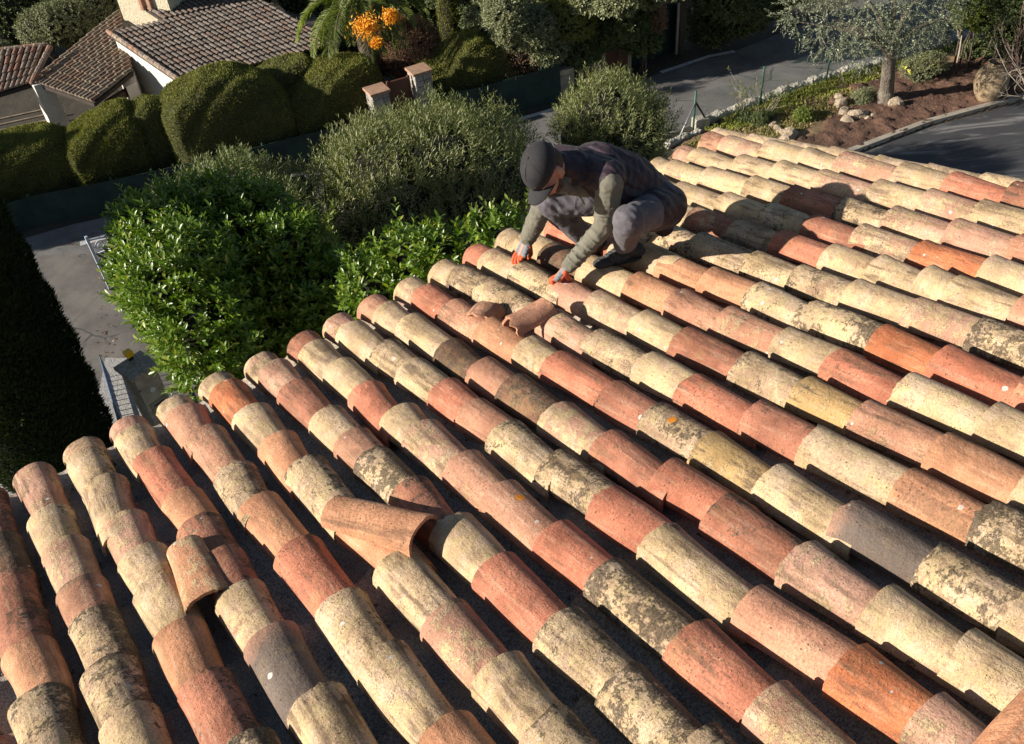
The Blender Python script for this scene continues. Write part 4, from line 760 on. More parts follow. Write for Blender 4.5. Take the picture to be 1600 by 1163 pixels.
# chain link fence
cf=[(1083,205),(1187,166),(1290,130),(1385,100),(1476,73),(1600,36)]; CP=[G(*p) for p in cf]; t=thing('chain_link_fence',CP[0],'see-through green chain link fence along the low stone border','fence')
for i,p in enumerate(CP):
    h=1.15; MB().tube([p,p+[0,0,h]],.028,8).build('post',GREENP,t,True)
MB().tube([CP[0]+[0,0,.85],CP[0]+(CP[1]-CP[0])*.24],.026,6).build('brace',simple('black_steel',(.02,.022,.022),(.015,.015,.015),4,.5,0),t,True)
MB().tube([CP[0]+[0,0,.8],CP[0]+nrm(G(1040,235)-CP[0])*.75],.022,6).build('brace',simple('galvanised_steel',(.35,.36,.35),(.3,.3,.3),4,.5,0,metal=.5),t,True)
wv=[];wf=[]
for a,b in zip(CP[:-1],CP[1:]):
    L_=np.linalg.norm(b-a); dd=(b-a)/L_; H_=1.0; st_=.075
    for k in range(int((L_+H_)/st_)):
        for sg in (1,-1):
            x0=k*st_-H_ if sg>0 else k*st_; x1=x0+sg*H_; z0,z1=0.,H_
            if x0>x1: x0,x1,z0,z1=x1,x0,z1,z0
            c0,c1=max(x0,0),min(x1,L_)
            if c1<=c0: continue
            za=z0+(z1-z0)*(c0-x0)/(x1-x0); zb=z0+(z1-z0)*(c1-x0)/(x1-x0); p=a+dd*c0+[0,0,za+.04]; q=a+dd*c1+[0,0,zb+.04]; o_=np.array([0,0,.0035]); n2=np.array([-dd[1],dd[0],0])*.003; bb=len(wv)
            wv+= [p+o_,p-o_*.5+n2,p-o_*.5-n2,q+o_,q-o_*.5+n2,q-o_*.5-n2]; wf+=[(bb,bb+1,bb+4,bb+3),(bb+1,bb+2,bb+5,bb+4),(bb+2,bb,bb+3,bb+5)]
o=fast('wire_mesh',wv,wf,simple('green_wire',(.10,.16,.14),(.08,.13,.11),4,.5,0),t); o['kind']='stuff'
# grass
def grass(px,n,seed,m,label,L=.11):
    rgs=np.random.RandomState(seed); P=np.array([G(*p)[:2] for p in px]); lo=P.min(0);hi=P.max(0); Q=rgs.uniform(lo,hi,(n*3,2)); x,y=Q.T; c=np.zeros(len(Q),bool); j=len(P)-1
    for i in range(len(P)):
        xi,yi=P[i];xj,yj=P[j]; c^=((yi>y)!=(yj>y))&(x<(xj-xi)*(y-yi)/(yj-yi+1e-12)+xi); j=i
    Q=Q[c]; w_=np.sin(Q[:,0]*3.1+seed)*np.sin(Q[:,1]*4.3)+rgs.normal(0,.5,len(Q)); Q=Q[w_>-.35][:n]
    B0=np.concatenate([Q,np.full((len(Q),1),.02)],1); A=nrm(np.concatenate([rgs.normal(0,.55,(len(Q),2)),np.ones((len(Q),1))],1)); V,F=leaves(B0,A,rgs.normal(size=B0.shape),L*rgs.uniform(.5,1.4,len(Q)),.022,.3,False); o=fast('grass',V,F,m); return tag(o,label,'grass',kind='stuff')
GRASS=leafmat('grass_blade',(.24,.29,.06),(.42,.42,.12),.7,.3,.2,(.52,.42,.20)); GRASS2=leafmat('dry_grass_blade',(.26,.23,.09),(.42,.35,.17),.8,.2,.2,(.12,.16,.04))
grass([(1100,205),(1160,176),(1240,146),(1330,116),(1400,100),(1500,70),(1600,48),(1600,62),(1550,85),(1490,82),(1420,104),(1330,145),(1240,170),(1180,200),(1120,212)],26000,5,GRASS,'patchy short grass strip behind the low stone border')
grass([(1100,215),(1180,200),(1240,170),(1330,145),(1350,160),(1290,190),(1200,225),(1080,245),(1060,235)],8000,6,GRASS2,'dry yellowish grass beyond the corner of the roof')
# olive tree
ob=G(1381,160); od=(ob-CAM)@FW; t=thing('olive_tree',ob,'silvery olive tree with a stout grey trunk in the brown flower bed','tree'); rgo=np.random.RandomState(15)
OB=simple('olive_bark',(.24,.205,.165),(.15,.125,.10),9,.95,1.,.03,(.34,.31,.27),30,(1,1,.3))
top=D(1391,72,od-1.55); mid=ob*.5+top*.5+[.03,0,0]; mb=MB(); mb.tube([ob-[0,0,.05],ob+[0,0,.12],ob+[.0,0,.4],mid,top],[.36,.24,.19,.175,.17],14)
ends=[D(1300,30,22.6),D(1250,35,22.6),D(1350,-10,22.4),D(1430,0,22.6),D(1480,25,23),D(1340,60,22.2),D(1400,-40,22.5)]
for e_ in ends: mb.tube([top-[0,0,.1],top*.55+e_*.45+[0,0,.12],e_],[.12,.07,.025],8)
skin(mb,'trunk',OB,t,.03,3)
obl=[(D(1250,20,22.6),(.62,.6,.5)),(D(1290,35,22.4),(.8,.75,.6)),(D(1345,20,22.2),(.95,.9,.75)),(D(1400,15,22.4),(.95,.9,.75)),(D(1450,30,22.6),(.7,.7,.55)),(D(1345,62,22.2),(.4,.4,.4)),(D(1350,92,22.2),(.22,.22,.34)),(D(1420,55,22.4),(.5,.5,.4)),(D(1300,62,22.2),(.4,.4,.35)),(D(1320,-30,22.4),(1.0,1,.8)),(D(1400,-40,22.4),(1.1,1,.9)),(D(1470,-10,22.6),(.8,.8,.7))]
P,Nn=on_blobs(obl,1900,rgo,-1,(.35,1.08),.15); A=nrm(Nn*.6+rgo.normal(0,.5,P.shape)+[0,0,-.25]); V,F=shoots(P,A,rgo,14,.32,.078,.022,45,False); fast('foliage',V,F,OLIVEL,t)
# pot
JAR=simple('weathered_terracotta_jar',(.42,.31,.19),(.28,.20,.12),5,.9,.7,.01,(.5,.42,.3),25)
jb=G(1540,158); t=thing('jar',jb,'big buff terracotta oil jar standing on the brown soil','jar'); prof=[(.0,.20),(.06,.25),(.25,.36),(.5,.43),(.72,.41),(.9,.31),(1.0,.21),(1.03,.19),(1.07,.23),(1.10,.23),(1.10,.19),(1.02,.155),(.9,.25),(.4,.36)]
def lathe(prof,c,n=28):
    V=[];k=len(prof)
    for z,r in prof:
        for j in range(n): V.append((c[0]+r*math.cos(6.2832*j/n),c[1]+r*math.sin(6.2832*j/n),c[2]+z))
    return V,[(i*n+j,i*n+(j+1)%n,(i+1)*n+(j+1)%n,(i+1)*n+j) for i in range(k-1) for j in range(n)]+[tuple(range(n-1,-1,-1))]
V,F=lathe(prof[:10],jb); MB().add(V,F).build('jar_body',JAR,t,True); V,F=lathe([(1.098,.228),(1.10,.19),(1.02,.155),(.9,.25),(.5,.36)],jb); MB().add(V,F).build('jar_mouth',JAR,t,True)
# rocks
ROCK=simple('pale_rock',(.50,.40,.29),(.34,.26,.18),9,.95,1.,.02,(.6,.52,.42),25)
def rock(px,py,r,label,group,seed):
    rgs=np.random.RandomState(seed); p=G(px,py); mb=MB(); mb.ell(p+[0,0,r*.45],(r*rgs.uniform(.8,1.3),r*rgs.uniform(.7,1.1),r*rgs.uniform(.6,.9)),nu=9,nv=6); c=p+[0,0,r*.45]
    mb.v=[tuple(c+(np.array(v)-c)*(1+.22*math.sin(v[0]*23/r*.1+seed)*math.cos(v[1]*19+seed)+.10*math.sin(7*v[2]/r+seed))) for v in mb.v]; o=mb.build('rock',ROCK); return tag(o,label,'rock',group)
RL=['sandy rock on the left of the heap beside the olive tree','flat topped rock low in the front of the olive tree heap','largest rock of the heap left of the olive trunk','rock wedged behind the largest one in the olive tree heap','small rock at the front left foot of the olive tree heap','small white rock to the right of the largest heap rock','smallest white rock at the right end of the heap','highest rock of the heap, toward the road']
for i,(x,y,r) in enumerate([(1312,168,.20),(1318,180,.18),(1335,186,.22),(1345,184,.17),(1322,192,.15),(1355,188,.11),(1364,184,.10),(1310,158,.16)]): rock(x,y,r,RL[i],'rocks heaped left of the olive trunk',i)
RL=['uppermost pinkish rock of the small pile beyond the roof corner','second rock down in the pile beyond the roof corner','middle rock of the small pile beyond the roof corner','biggest rock at the right of the pile beyond the roof corner','rock nearest the tiles in the pile beyond the roof corner','tiny lone pinkish stone left of the pile by the roof corner']
for i,(x,y,r) in enumerate([(1207,200,.13),(1214,206,.14),(1222,212,.17),(1233,214,.19),(1228,222,.16),(1188,211,.06)]): rock(x,y,r,RL[i],'rocks piled beyond the roof corner',20+i)
rock(1399,168,.24,'rounded grey rock leaning against the foot of the olive trunk',None,41); rock(1500,90,.14,'pale rock at the back of the flower bed, by the young tree',None,42); rock(1528,88,.18,'whitish rock at the back of the bed behind the jar',None,43)
# small planting
FLW=leafmat('yellow_flower',(.75,.68,.08),(.80,.72,.15),.5,.2,.3)
t,r_=bush('flowering_shrub','grey green shrub dotted with yellow flowers right of the olive','shrub',[bz(1425,112,.25,16),bz(1445,108,.3,19),bz(1462,104,.28,15),bz(1435,122,.15,12)],GREYL,900,7,.14,.07,.02,81,.9,45,False,st=2,core_sc=.6)
P,Nn=on_blobs([bz(1422,110,.32,14),bz(1445,104,.36,16)],45,r_,0); V,F=shoots(P,Nn,r_,6,.02,.045,.03,85,False); fast('blossom',V,F,FLW,t)
bush('leafy_plant','small fresh green tufted plant alone on the bare ground','plant',[bz(1254,183,.12,9)],LIME,160,8,.12,.09,.03,82,.8,60,False,st=0,core_sc=.5)
bush('dark_plant','low dark green plant at the back of the bed','plant',[bz(1522,80,.2,13),bz(1510,86,.15,9),bz(1536,84,.15,9)],DARKL,420,7,.12,.09,.035,83,.8,60,True,st=0,core_sc=.6)
bush('low_grey_plant','low grey green clump against the left foot of the olive trunk','plant',[bz(1345,156,.1,12),bz(1357,150,.12,9)],GREYL,420,7,.10,.06,.02,84,.5,60,False,st=0,core_sc=.5)
bush('leafy_bush','yellow green leafy bush at the right behind the bed','bush',[bz(1525,30,1.5,26),bz(1545,15,1.9,26),bz(1515,10,1.9,22),bz(1555,45,.9,20),bz(1535,-5,2.2,30)],LIME,1500,8,.2,.10,.04,85,.4,60,True,st=5,core_sc=.7)
bush('evergreen_tree','dark column of evergreen foliage at the top right edge','tree',[bz(1580,40,1.6,28),bz(1600,10,2.3,36),bz(1575,-10,2.5,30),bz(1580,80,.6,22)],DARKL,1800,8,.2,.10,.04,86,.4,60,True,group=wg,st=5)
PALEB=simple('pale_twig_bark',(.42,.36,.29),(.33,.28,.22),12,.9,.3,.004); PINKB=simple('reddish_twig_bark',(.38,.24,.20),(.30,.19,.15),12,.9,.3,.004)
def twigs(name,label,cat,base,n,h,spread,m,seed,r=.012,br=2,leafm=None,curve=.2,lean=(0,0)):
    """bare branching stems grown from one foot"""
    rgs=np.random.RandomState(seed); t=thing(name,base,label,cat); mb=MB(); tips=[]
    def grow(p,d,L_,r_,dep):
        pts=[p]; 
        for j in range(5): d=nrm(d+rgs.normal(0,curve*.5,3)+[0,0,.05]); pts.append(pts[-1]+d*L_/5)
        mb.tube(pts,np.linspace(r_,r_*.45,6),5); tips.append((pts[-1],d))
        if dep:
            for _ in range(rgs.randint(2,4)): k=rgs.randint(2,6); grow(pts[k],nrm(d+rgs.normal(0,.55,3)),L_*rgs.uniform(.4,.65),r_*.6,dep-1)
    for i in range(n): a=rgs.uniform(0,6.28); grow(np.array(base,float),nrm([math.cos(a)*spread+lean[0],math.sin(a)*spread+lean[1],1.]),h*rgs.uniform(.7,1.1),r,br)
    mb.build('stem',m,t,True)
    if leafm:
        P=np.array([q[0] for q in tips]); A=np.array([q[1] for q in tips]); V,F=shoots(P,A,rgs,9,.12,.10,.022,50,False); fast('leaves',V,F,leafm,t)
    return t
twigs('young_tree','thin pale stemmed young tree between the shrub and the jar','tree',G(1495,101),1,1.7,.05,PALEB,91,.03,2)
twigs('bare_shrub','bare pinkish many stemmed shrub at the right edge behind the jar','shrub',G(1592,150),9,2.1,.45,PINKB,92,.018,3)
twigs('bare_shrub','bare pale branch thicket overhanging the car park kerb at the right','shrub',G(1640,190),7,1.7,.8,PALEB,93,.016,3,lean=(-.5,0))
twigs('twiggy_plant','pale stemmed plant with leaf tufts by the road, left of two','plant',G(1160,186),8,.85,.3,PALEB,94,.008,1,OLEAN2)
twigs('twiggy_plant','sprawling pale stemmed plant with dark leaf tufts by the road, right of two','plant',G(1185,190),8,.8,.7,PALEB,95,.008,1,OLEAN,lean=(.5,.2))
twigs('bent_sapling','thin bare sapling bent over the road border','plant',G(1322,136),2,1.4,.3,PALEB,96,.014,2,None,.5,lean=(-.6,0))
bush('low_shrub','low dark green shrub under the pale stemmed plants','plant',[bz(1162,187,.08,9),bz(1185,192,.08,10),bz(1200,184,.08,7)],DARKL,600,7,.12,.07,.025,87,.8,60,False,st=0,core_sc=.5)
# ================================================================ DRIVEWAY ENTRANCE
CONC=simple('old_concrete',(.50,.45,.37),(.34,.30,.24),4,.95,.8,.012,(.10,.09,.07),12)
pb=G(250,668); paz=math.atan2(*(G(232,548,1.6)-G(190,575,1.6))[[1,0]]); ax=np.array([math.cos(paz),math.sin(paz),0]); ay=np.array([-ax[1],ax[0],0])
pc_=G(212,570,1.6)*[1,1,0]; t=thing('entrance_pillar',pc_,'weathered concrete entrance pillar with letter box and yellow lamp','pillar'); W_=.46; L2=.46
MB().box(pc_+[0,0,.76],(W_,L2,1.52),az=paz).build('shaft',CONC,t,bevel=.015); MB().box(pc_+[0,0,1.56],(W_+.12,L2+.12,.08),az=paz).build('cap',simple('rough_cap',(.55,.52,.46),(.34,.32,.28),14,.95,1.,.02,(.08,.08,.07),30),t,bevel=.012)
fn=-ay if (-ay)@(CAM-pc_)>0 else ay
MB().tube([pc_+fn*(L2/2-.01)+[0,0,1.12],pc_+fn*(L2/2+.03)+[0,0,1.12]],.055,16).build('doorbell_plate',simple('white_enamel',(.7,.7,.72),(.65,.65,.68),3,.4,0),t)
MB().box(pc_+fn*(L2/2+.012)+[0,0,.72],(.33,.03,.26),az=paz).build('letter_box',simple('letter_box_metal',(.30,.29,.22),(.25,.24,.19),3,.5,.1),t,bevel=.004)
MB().box(pc_+fn*(L2/2+.03)+[0,0,.78],(.22,.012,.025),az=paz).build('letter_slot',simple('slot',(.03,.03,.03),(.02,.02,.02)),t)
yl=pc_-ax*.10+ay*.19+[0,0,1.60]; yt_=thing('warning_lamp',yl,'small yellow gate warning lamp on a black foot atop the pillar','lamp')
yl=G(197,553,1.6)-pc_; yl[2]=0; yl=pc_+yl/np.linalg.norm(yl)*min(.21,np.linalg.norm(yl))+[0,0,1.66]; yt_.location=Vector(yl-[0,0,.06]); MB().box(yl+[0,0,-.02],(.085,.085,.08),az=paz).build('black_foot',simple('black_plastic',(.015,.015,.015),(.02,.02,.02),3,.5,0),yt_,bevel=.01); MB().box(yl+[0,0,.08],(.14,.14,.12),az=paz).build('yellow_lens',simple('yellow_plastic',(.95,.55,.0),(.95,.58,.01),3,.35,0),yt_,bevel=.015)
BLUE=simple('pale_blue_painted_iron',(.52,.60,.70),(.46,.54,.64),4,.5,.1,.002)
g0=G(160,404);g1=G(205,398); gd2=nrm(G(215,385)-g0); t=thing('wrought_gate',g0,'pale blue wrought iron gate leaf with scrolls standing open on the driveway','gate')
g0=G(172,452); gh=1.45; gd2=nrm(G(245,420)-g0)
def gp(x,z): return g0+gd2*x+np.array([0,0,z])
MB().box(gp(0,gh/2),(.06,.06,gh),az=math.atan2(gd2[1],gd2[0])).build('gate_post',BLUE,t,bevel=.005)
fm=MB()
for z in (.12,.6,.95): fm.tube([gp(0,z),gp(1.5,z)],.022,6)
fm.tube([gp(x,gh-.12-.42*(x/1.1)**1.6) for x in np.linspace(0,1.1,12)],.02,6); fm.build('gate_frame',BLUE,t,True)
for i in range(9): MB().tube([gp(.16+i*.15,.12),gp(.16+i*.15,.6)],.010,5).build('bar',BLUE,t,True)
for x,z,r,s in ((.2,1.12,.13,1),(.42,1.08,.10,-1),(.2,.78,.12,-1),(.46,.78,.12,1),(.75,.78,.12,-1)):
    MB().tube([gp(x+r*(1-a/14)*math.cos(a*s),z+r*(1-a/14)*math.sin(a*s)) for a in np.linspace(0,11,34)],.010,5).build('scroll',BLUE,t,True)
# low railings with bars seen between cypress and pillar
PALEP=simple('pale_paving',(.42,.41,.39),(.32,.31,.30),9,.9,.8,.01,(.22,.21,.2),40)
sheet('entrance_paving',[G(*p)[:2] for p in [(165,560),(205,560),(268,740),(200,800),(120,800)]],.012,PALEP); sheet('side_paving',[G(*p)[:2] for p in [(-60,600),(0,662),(60,780),(-60,900)]],.012,PALEP)
BLUR=simple('blue_painted_railing',(.10,.15,.26),(.08,.12,.21),4,.5,.1,.002)
def railing(a,b,h,label):
    t=thing('railing',a,label,'railing','blue railings beside the driveway'); L_=np.linalg.norm(b-a); d_=(b-a)/L_; mb=MB()
    for z in (.12,h): mb.tube([a+[0,0,z],b+[0,0,z]],.018,6)
    mb.build('rail',BLUR,t,True); n_=int(L_/.16)
    for i in range(n_+1): MB().tube([a+d_*L_*i/n_,a+d_*L_*i/n_+[0,0,h]],.011,5).build('bar',BLUR,t,True)
    return t
railing(G(172,590),G(218,745),.55,'blue railing between the tall cypress and the entrance pillar'); railing(G(-30,650),G(40,760),.5,'blue railing left of the tall cypress at the photo edge')
# ================================================================ THE ROOFER
J={k:np.array(v) for k,v in dict(ankL=(0.614,3.696,9.409),toeL=(0.462,3.670,9.337),kneeL=(0.584,3.421,9.725),hipL=(0.839,3.735,9.612),ankR=(0.471,3.927,9.290),toeR=(0.325,3.844,9.262),kneeR=(0.260,3.822,9.610),hipR=(0.700,3.874,9.604),pel=(0.775,3.80,9.62),chest=(0.484,3.735,9.820),neck=(0.372,3.666,9.893),shL=(0.520,3.555,9.872),shR=(0.315,3.829,9.840),head=(0.229,3.567,9.968),elL=(0.502,3.597,9.599),wrL=(0.327,3.579,9.402),haL=(0.263,3.577,9.334),elR=(0.207,3.831,9.548),wrR=(0.149,3.952,9.325),haR=(0.103,3.924,9.247)).items()}
FA=nrm(np.array([-EA[0],-EA[1],0]))
for k_ in ('pel','hipL','hipR'): J[k_]=J[k_]+FA*.055
J['head']=J['head']-np.array([0,0,.028])+FA*.0; LA=np.array([-FA[1],FA[0],0]); ZZ=np.array([0,0,1.])
man=thing('person',(.60,3.75,9.28),'man in cap, dark vest and orange gloves crouching over the tiles','person')
def fabric(name,c1,c2,fine=350,bump=.35,rough=.9,fold=14,fb=.5,dust=None):
    m,t,b=mat(name); k=N(t); co=k.n('ShaderNodeTexCoord').outputs['Object']; f=k.noise(co,fine,3,.6); g=k.noise(co,fold,4,.55,1.2); c=k.mix(k.map(g,.3,.7),c1,c2)
    if dust: c=k.mix(k.map(k.noise(co,30,6,.75),.56,.7,0,.7),c,dust)
    c=k.mix(.3,c,k.mix(f,(.5,.5,.5),(1.4,1.4,1.4)),'MULTIPLY'); k.l(c,b.inputs['Base Color']); b.inputs['Roughness'].default_value=rough
    b.inputs['Sheen Weight'].default_value=.04
    wv_=k.n('ShaderNodeTexWave'); k.l(co,wv_.inputs['Vector']); wv_.bands_direction='DIAGONAL'; wv_.inputs['Scale'].default_value=fold*.9; wv_.inputs['Distortion'].default_value=7.; wv_.inputs['Detail'].default_value=2.; wv_.inputs['Detail Scale'].default_value=.9
    k.l(k.bump(f,bump,.0015,k.bump(wv_.outputs['Fac'],fb,.012,k.bump(k.noise(co,fold*1.6,3,.5,1.),fb,.02))),b.inputs['Normal']); return m
SKIN=simple('skin',(.50,.25,.17),(.42,.19,.13),20,.55,.1,.001,None,200); BEARD=simple('stubble',(.10,.06,.045),(.06,.04,.03),60,.9,.5,.003,None,400)
VEST=fabric('vest_cloth',(.020,.010,.016),(.030,.015,.024),300,.2,.62,9,.5)
SHIRT=fabric('olive_fleece',(.135,.128,.098),(.17,.16,.125),380,.5,.95,9,.45)
TROU=fabric('work_trousers',(.080,.073,.086),(.125,.115,.13),330,.4,.9,9,.4,(.20,.18,.165))
CAPM=fabric('black_cap_cloth',(.012,.011,.014),(.018,.017,.020),420,.4,.85,18,.04,(.035,.032,.032))
SHOE=fabric('shoe_leather',(.030,.032,.030),(.045,.047,.044),120,.4,.7,20,.3); SOLE=simple('rubber_sole',(.03,.03,.032),(.02,.02,.022),20,.8,.4,.002)
GLG=fabric('grey_glove_knit',(.16,.17,.19),(.20,.21,.23),420,.6,.9,20,.3); GLO=simple('orange_latex',(.66,.115,.035),(.58,.09,.03),30,.55,.35,.003,(.45,.08,.03),160)
# head frame
HC=J['head']; hf=nrm(FA*.62-ZZ*.66+LA*.22); hc=nrm(FA*.78+ZZ*.62); hc=nrm(hc-hf*(hc@hf)); hl=np.cross(hc,hf); hl=hl if hl@LA>0 else -hl     # face, crown, his left
def H(l,f,c): return HC+(hl*l+hf*f+hc*c)*.95
AXH=[hl,hf,hc]
# one continuous body under the clothes
b=MB(); b.ell(H(0,-.015,.035),(.075,.093,.090),AXH); b.ell(H(0,.022,-.035),(.062,.072,.075),AXH); b.ell(H(0,.040,-.090),(.044,.042,.032),AXH)
b.cap(H(0,.080,-.010),H(0,.100,-.045),.011,.015); b.ell(H(.0,.092,-.012),(.010,.012,.03),AXH)            # nose
b.ell(H(.030,.078,.012),(.026,.014,.009),AXH); b.ell(H(-.030,.078,.012),(.026,.014,.009),AXH)            # brow
b.ell(H(.043,.062,-.035),(.020,.020,.018),AXH); b.ell(H(-.043,.062,-.035),(.020,.020,.018),AXH)          # cheek
b.ell(H(0,.082,-.068),(.024,.012,.007),AXH); b.ell(H(0,.080,-.082),(.020,.012,.007),AXH)                # lips
for s in (1,-1): b.ell(H(s*.078,-.015,-.022),(.009,.020,.034),AXH); b.ell(H(s*.074,.0,-.045),(.008,.012,.012),AXH)
b.cap(H(0,-.03,-.03),J['neck'],.046,.05); b.cap(J['neck'],J['chest'],.055,.09); b.cap(J['chest'],J['pel'],.09,.10)
for s in 'LR':
    b.cap(J['chest'],J['sh'+s],.07,.045); b.cap(J['sh'+s],J['el'+s],.045,.036); b.cap(J['el'+s],J['wr'+s],.036,.026)
    b.cap(J['wr'+s],J['ha'+s],.024,.018)
    b.cap(J['pel'],J['hip'+s],.09,.08); b.cap(J['hip'+s],J['knee'+s],.075,.05); b.cap(J['knee'+s],J['ank'+s],.048,.035); b.cap(J['ank'+s],J['ank'+s]-NR*.04+nrm(J['toe'+s]-J['ank'+s])*.04,.03,.022)
body=skin(b,'body',SKIN,man,.006,4)
# eyes, beard, hair
for s in (1,-1): MB().ell(H(s*.030,.073,-.006),.012,nu=12,nv=8).build('eye',simple('eye_white',(.5,.47,.42),(.45,.42,.38),3,.3,0) if s>0 else bpy.data.materials['eye_white'],body,True)
b=MB(); 
for s in (1,-1): b.cap(H(s*.062,.006,-.045),H(s*.050,.040,-.080),.010,.015); b.cap(H(s*.050,.040,-.080),H(0,.062,-.108),.018,.022)
b.cap(H(-.022,.090,-.060),H(.022,.090,-.060),.006,.006); b.ell(H(0,.078,-.098),(.025,.014,.014),AXH)
skin(b,'beard',BEARD,body,.005,3)
b=MB(); b.ell(H(0,-.042,.0),(.074,.070,.070),AXH); b.cap(H(.068,-.018,.02),H(.066,-.010,-.012),.012,.008); b.cap(H(-.068,-.018,.02),H(-.066,-.010,-.012),.012,.008); skin(b,'hair',BEARD,body,.006,3)
# cap
cap_=MB(); ns,nr=28,10; V=[];F=[]
for j in range(nr+1):
    th=math.pi/2*j/nr
    for i in range(ns):
        ph=2*math.pi*i/ns; rr=1+.012*abs(math.sin(3*ph)); fr=.104*(1+.10*max(0,math.sin(ph)))
        V.append(H(.084*rr*math.sin(th)*math.cos(ph),-.012+fr*rr*math.sin(th)*math.sin(ph),.030+(.096*math.cos(th)**.75 if th<1.57 else 0)-.010*math.sin(ph)*math.sin(th)))
F=[(j*ns+i,(j+1)*ns+i,(j+1)*ns+(i+1)%ns,j*ns+(i+1)%ns) for j in range(nr) for i in range(ns)]
cap_.add(V,F); co=cap_.build('cap',CAPM,man,True); sm=co.modifiers.new('s','SOLIDIFY'); sm.thickness=.004
bm_=MB(); V=[];na_,nb=17,9
for j in range(nb):
    for i in range(na_):
        a=-1+2*i/(na_-1); x=a*.080; f0=-.012+.107*math.sqrt(max(0,1-(a*.84)**2)); ext=.082*(1-abs(a)**2.6)**.6*(j/(nb-1)); V.append(H(x*(1-.06*j/(nb-1)),f0+ext*.97-.004,.012-.030*abs(a)**2-.20*ext))
bm_.add(V,[(j*na_+i,j*na_+i+1,(j+1)*na_+i+1,(j+1)*na_+i) for j in range(nb-1) for i in range(na_-1)]); o=bm_.build('brim',CAPM,co,True); sm=o.modifiers.new('s','SOLIDIFY'); sm.thickness=.004
MB().ell(H(0,-.012,.127),.008,nu=10,nv=6).build('button',CAPM,co,True)
for k in range(3):
    a=k*math.pi/3+.52; pts=[H(.0855*math.sin(t)*math.cos(a),-.012+.1055*math.sin(t)*math.sin(a)*(1.06 if math.sin(t)*math.sin(a)>0 else 1),.030+.0975*abs(math.cos(t))**.75) for t in np.linspace(-1.45,1.45,24)]
    MB().tube(pts,.0016,5).build('seam',CAPM,co,True)
# stitched emblem on the front panel of the cap
em=MB(); 
def fp(x,z): 
    th=math.acos(max(0,min(1,(z/.096)**(1/.75)))); s_=math.sin(th); y=math.sqrt(max(0,1-(x/(.084*s_))**2)); return H(x,-.012+.1145*s_*y+.003,.028+z-.010*y*s_)
for seg in ([(-.026,.064),(-.018,.034),(-.010,.055),(-.002,.034),(.004,.064)],[(.010,.034),(.016,.064),(.024,.034)],[(-.024,.026),(.022,.026)]): em.tube([fp(*q) for q in seg],.0016,5)
em.build('emblem',simple('emblem_thread',(.075,.072,.08),(.06,.058,.066),30,.8,.2),co,True)
# shirt: sleeves and collar
def sleeve(s):
    m=MB(); S_,E_,W_=J['sh'+s],J['el'+s],J['wr'+s]; m.cap(S_+(E_-S_)*.04,E_,.066,.052); m.cap(E_,W_,.053,.038); 0
    ar=nrm(W_-E_)
    for i,t in enumerate((.30,.46,.60,.74,.86)): q=E_+(W_-E_)*t; r=.050-.013*t; m.ell(q+hl*.003*math.sin(i*3),(r+.009,r+.009,.009),[nrm(np.cross(ar,ZZ+.1)),np.cross(ar,nrm(np.cross(ar,ZZ+.1))),ar])
    au=nrm(E_-S_)
    for i,t in enumerate((.45,.62,.8)): q=S_+(E_-S_)*t; r=.060-.010*t; m.ell(q,(r+.009,r+.008,.010),[nrm(np.cross(au,FA)),np.cross(au,nrm(np.cross(au,FA))),nrm(au+FA*.5)])
    m.cap(W_-ar*.03,W_+ar*.006,.037,.034)
    return skin(m,'sleeve',SHIRT,man,.005,2,(.06,.009))
sleeve('L'); sleeve('R')
m=MB(); m.cap(J['neck']+FA*.01,H(0,.0,-.125),.05,.046); m.cap(H(.0,.02,-.13),J['chest']+FA*.07-ZZ*.06,.045,.05); skin(m,'shirt_collar',SHIRT,man,.006,2,(.05,.006))
# vest
m=MB(); pel=J['pel'];ch=J['chest'];nk=J['neck']
up_b=nrm(np.cross(pel-ch,LA)); up_b=up_b if up_b[2]>0 else -up_b
for i,t in enumerate(np.linspace(0,1,9)):
    q=ch*(1-t)+pel*t+up_b*(.030*math.sin(math.pi*t)); ax=nrm(pel-ch); w_=.165-.012*math.sin(t*3); m.ell(q,(w_,.128,.085),[LA,up_b,ax])
m.cap(J['shL']*.82+ch*.18+up_b*.006,J['shR']*.85+ch*.15,.086,.084); m.ell(nk-[0,0,.02]-FA*.02,(.092,.085,.07),[LA,up_b,FA]); m.cap(nk+up_b*.01,H(0,-.062,-.080),.070,.056); m.cap(nk+LA*.02,H(.02,-.055,-.10),.062,.050)
m.cap(pel,pel-FA*.02-ZZ*.05,.132,.12); m.cap(pel+LA*.06,J['hipL'],.125,.118); m.cap(J['hipL'],J['hipL']*.72+J['kneeL']*.28,.118,.104); m.cap(J['hipL'],J['hipL']-ZZ*.13-FA*.02,.10,.05); m.cap(pel-LA*.08,pel-LA*.10-FA*.03-ZZ*.08,.09,.06)
m.cap(ch+LA*.08+FA*.03-ZZ*.04,pel+LA*.11-ZZ*.02,.075,.085)
vest=skin(m,'vest',VEST,man,.007,3,(.11,.020))
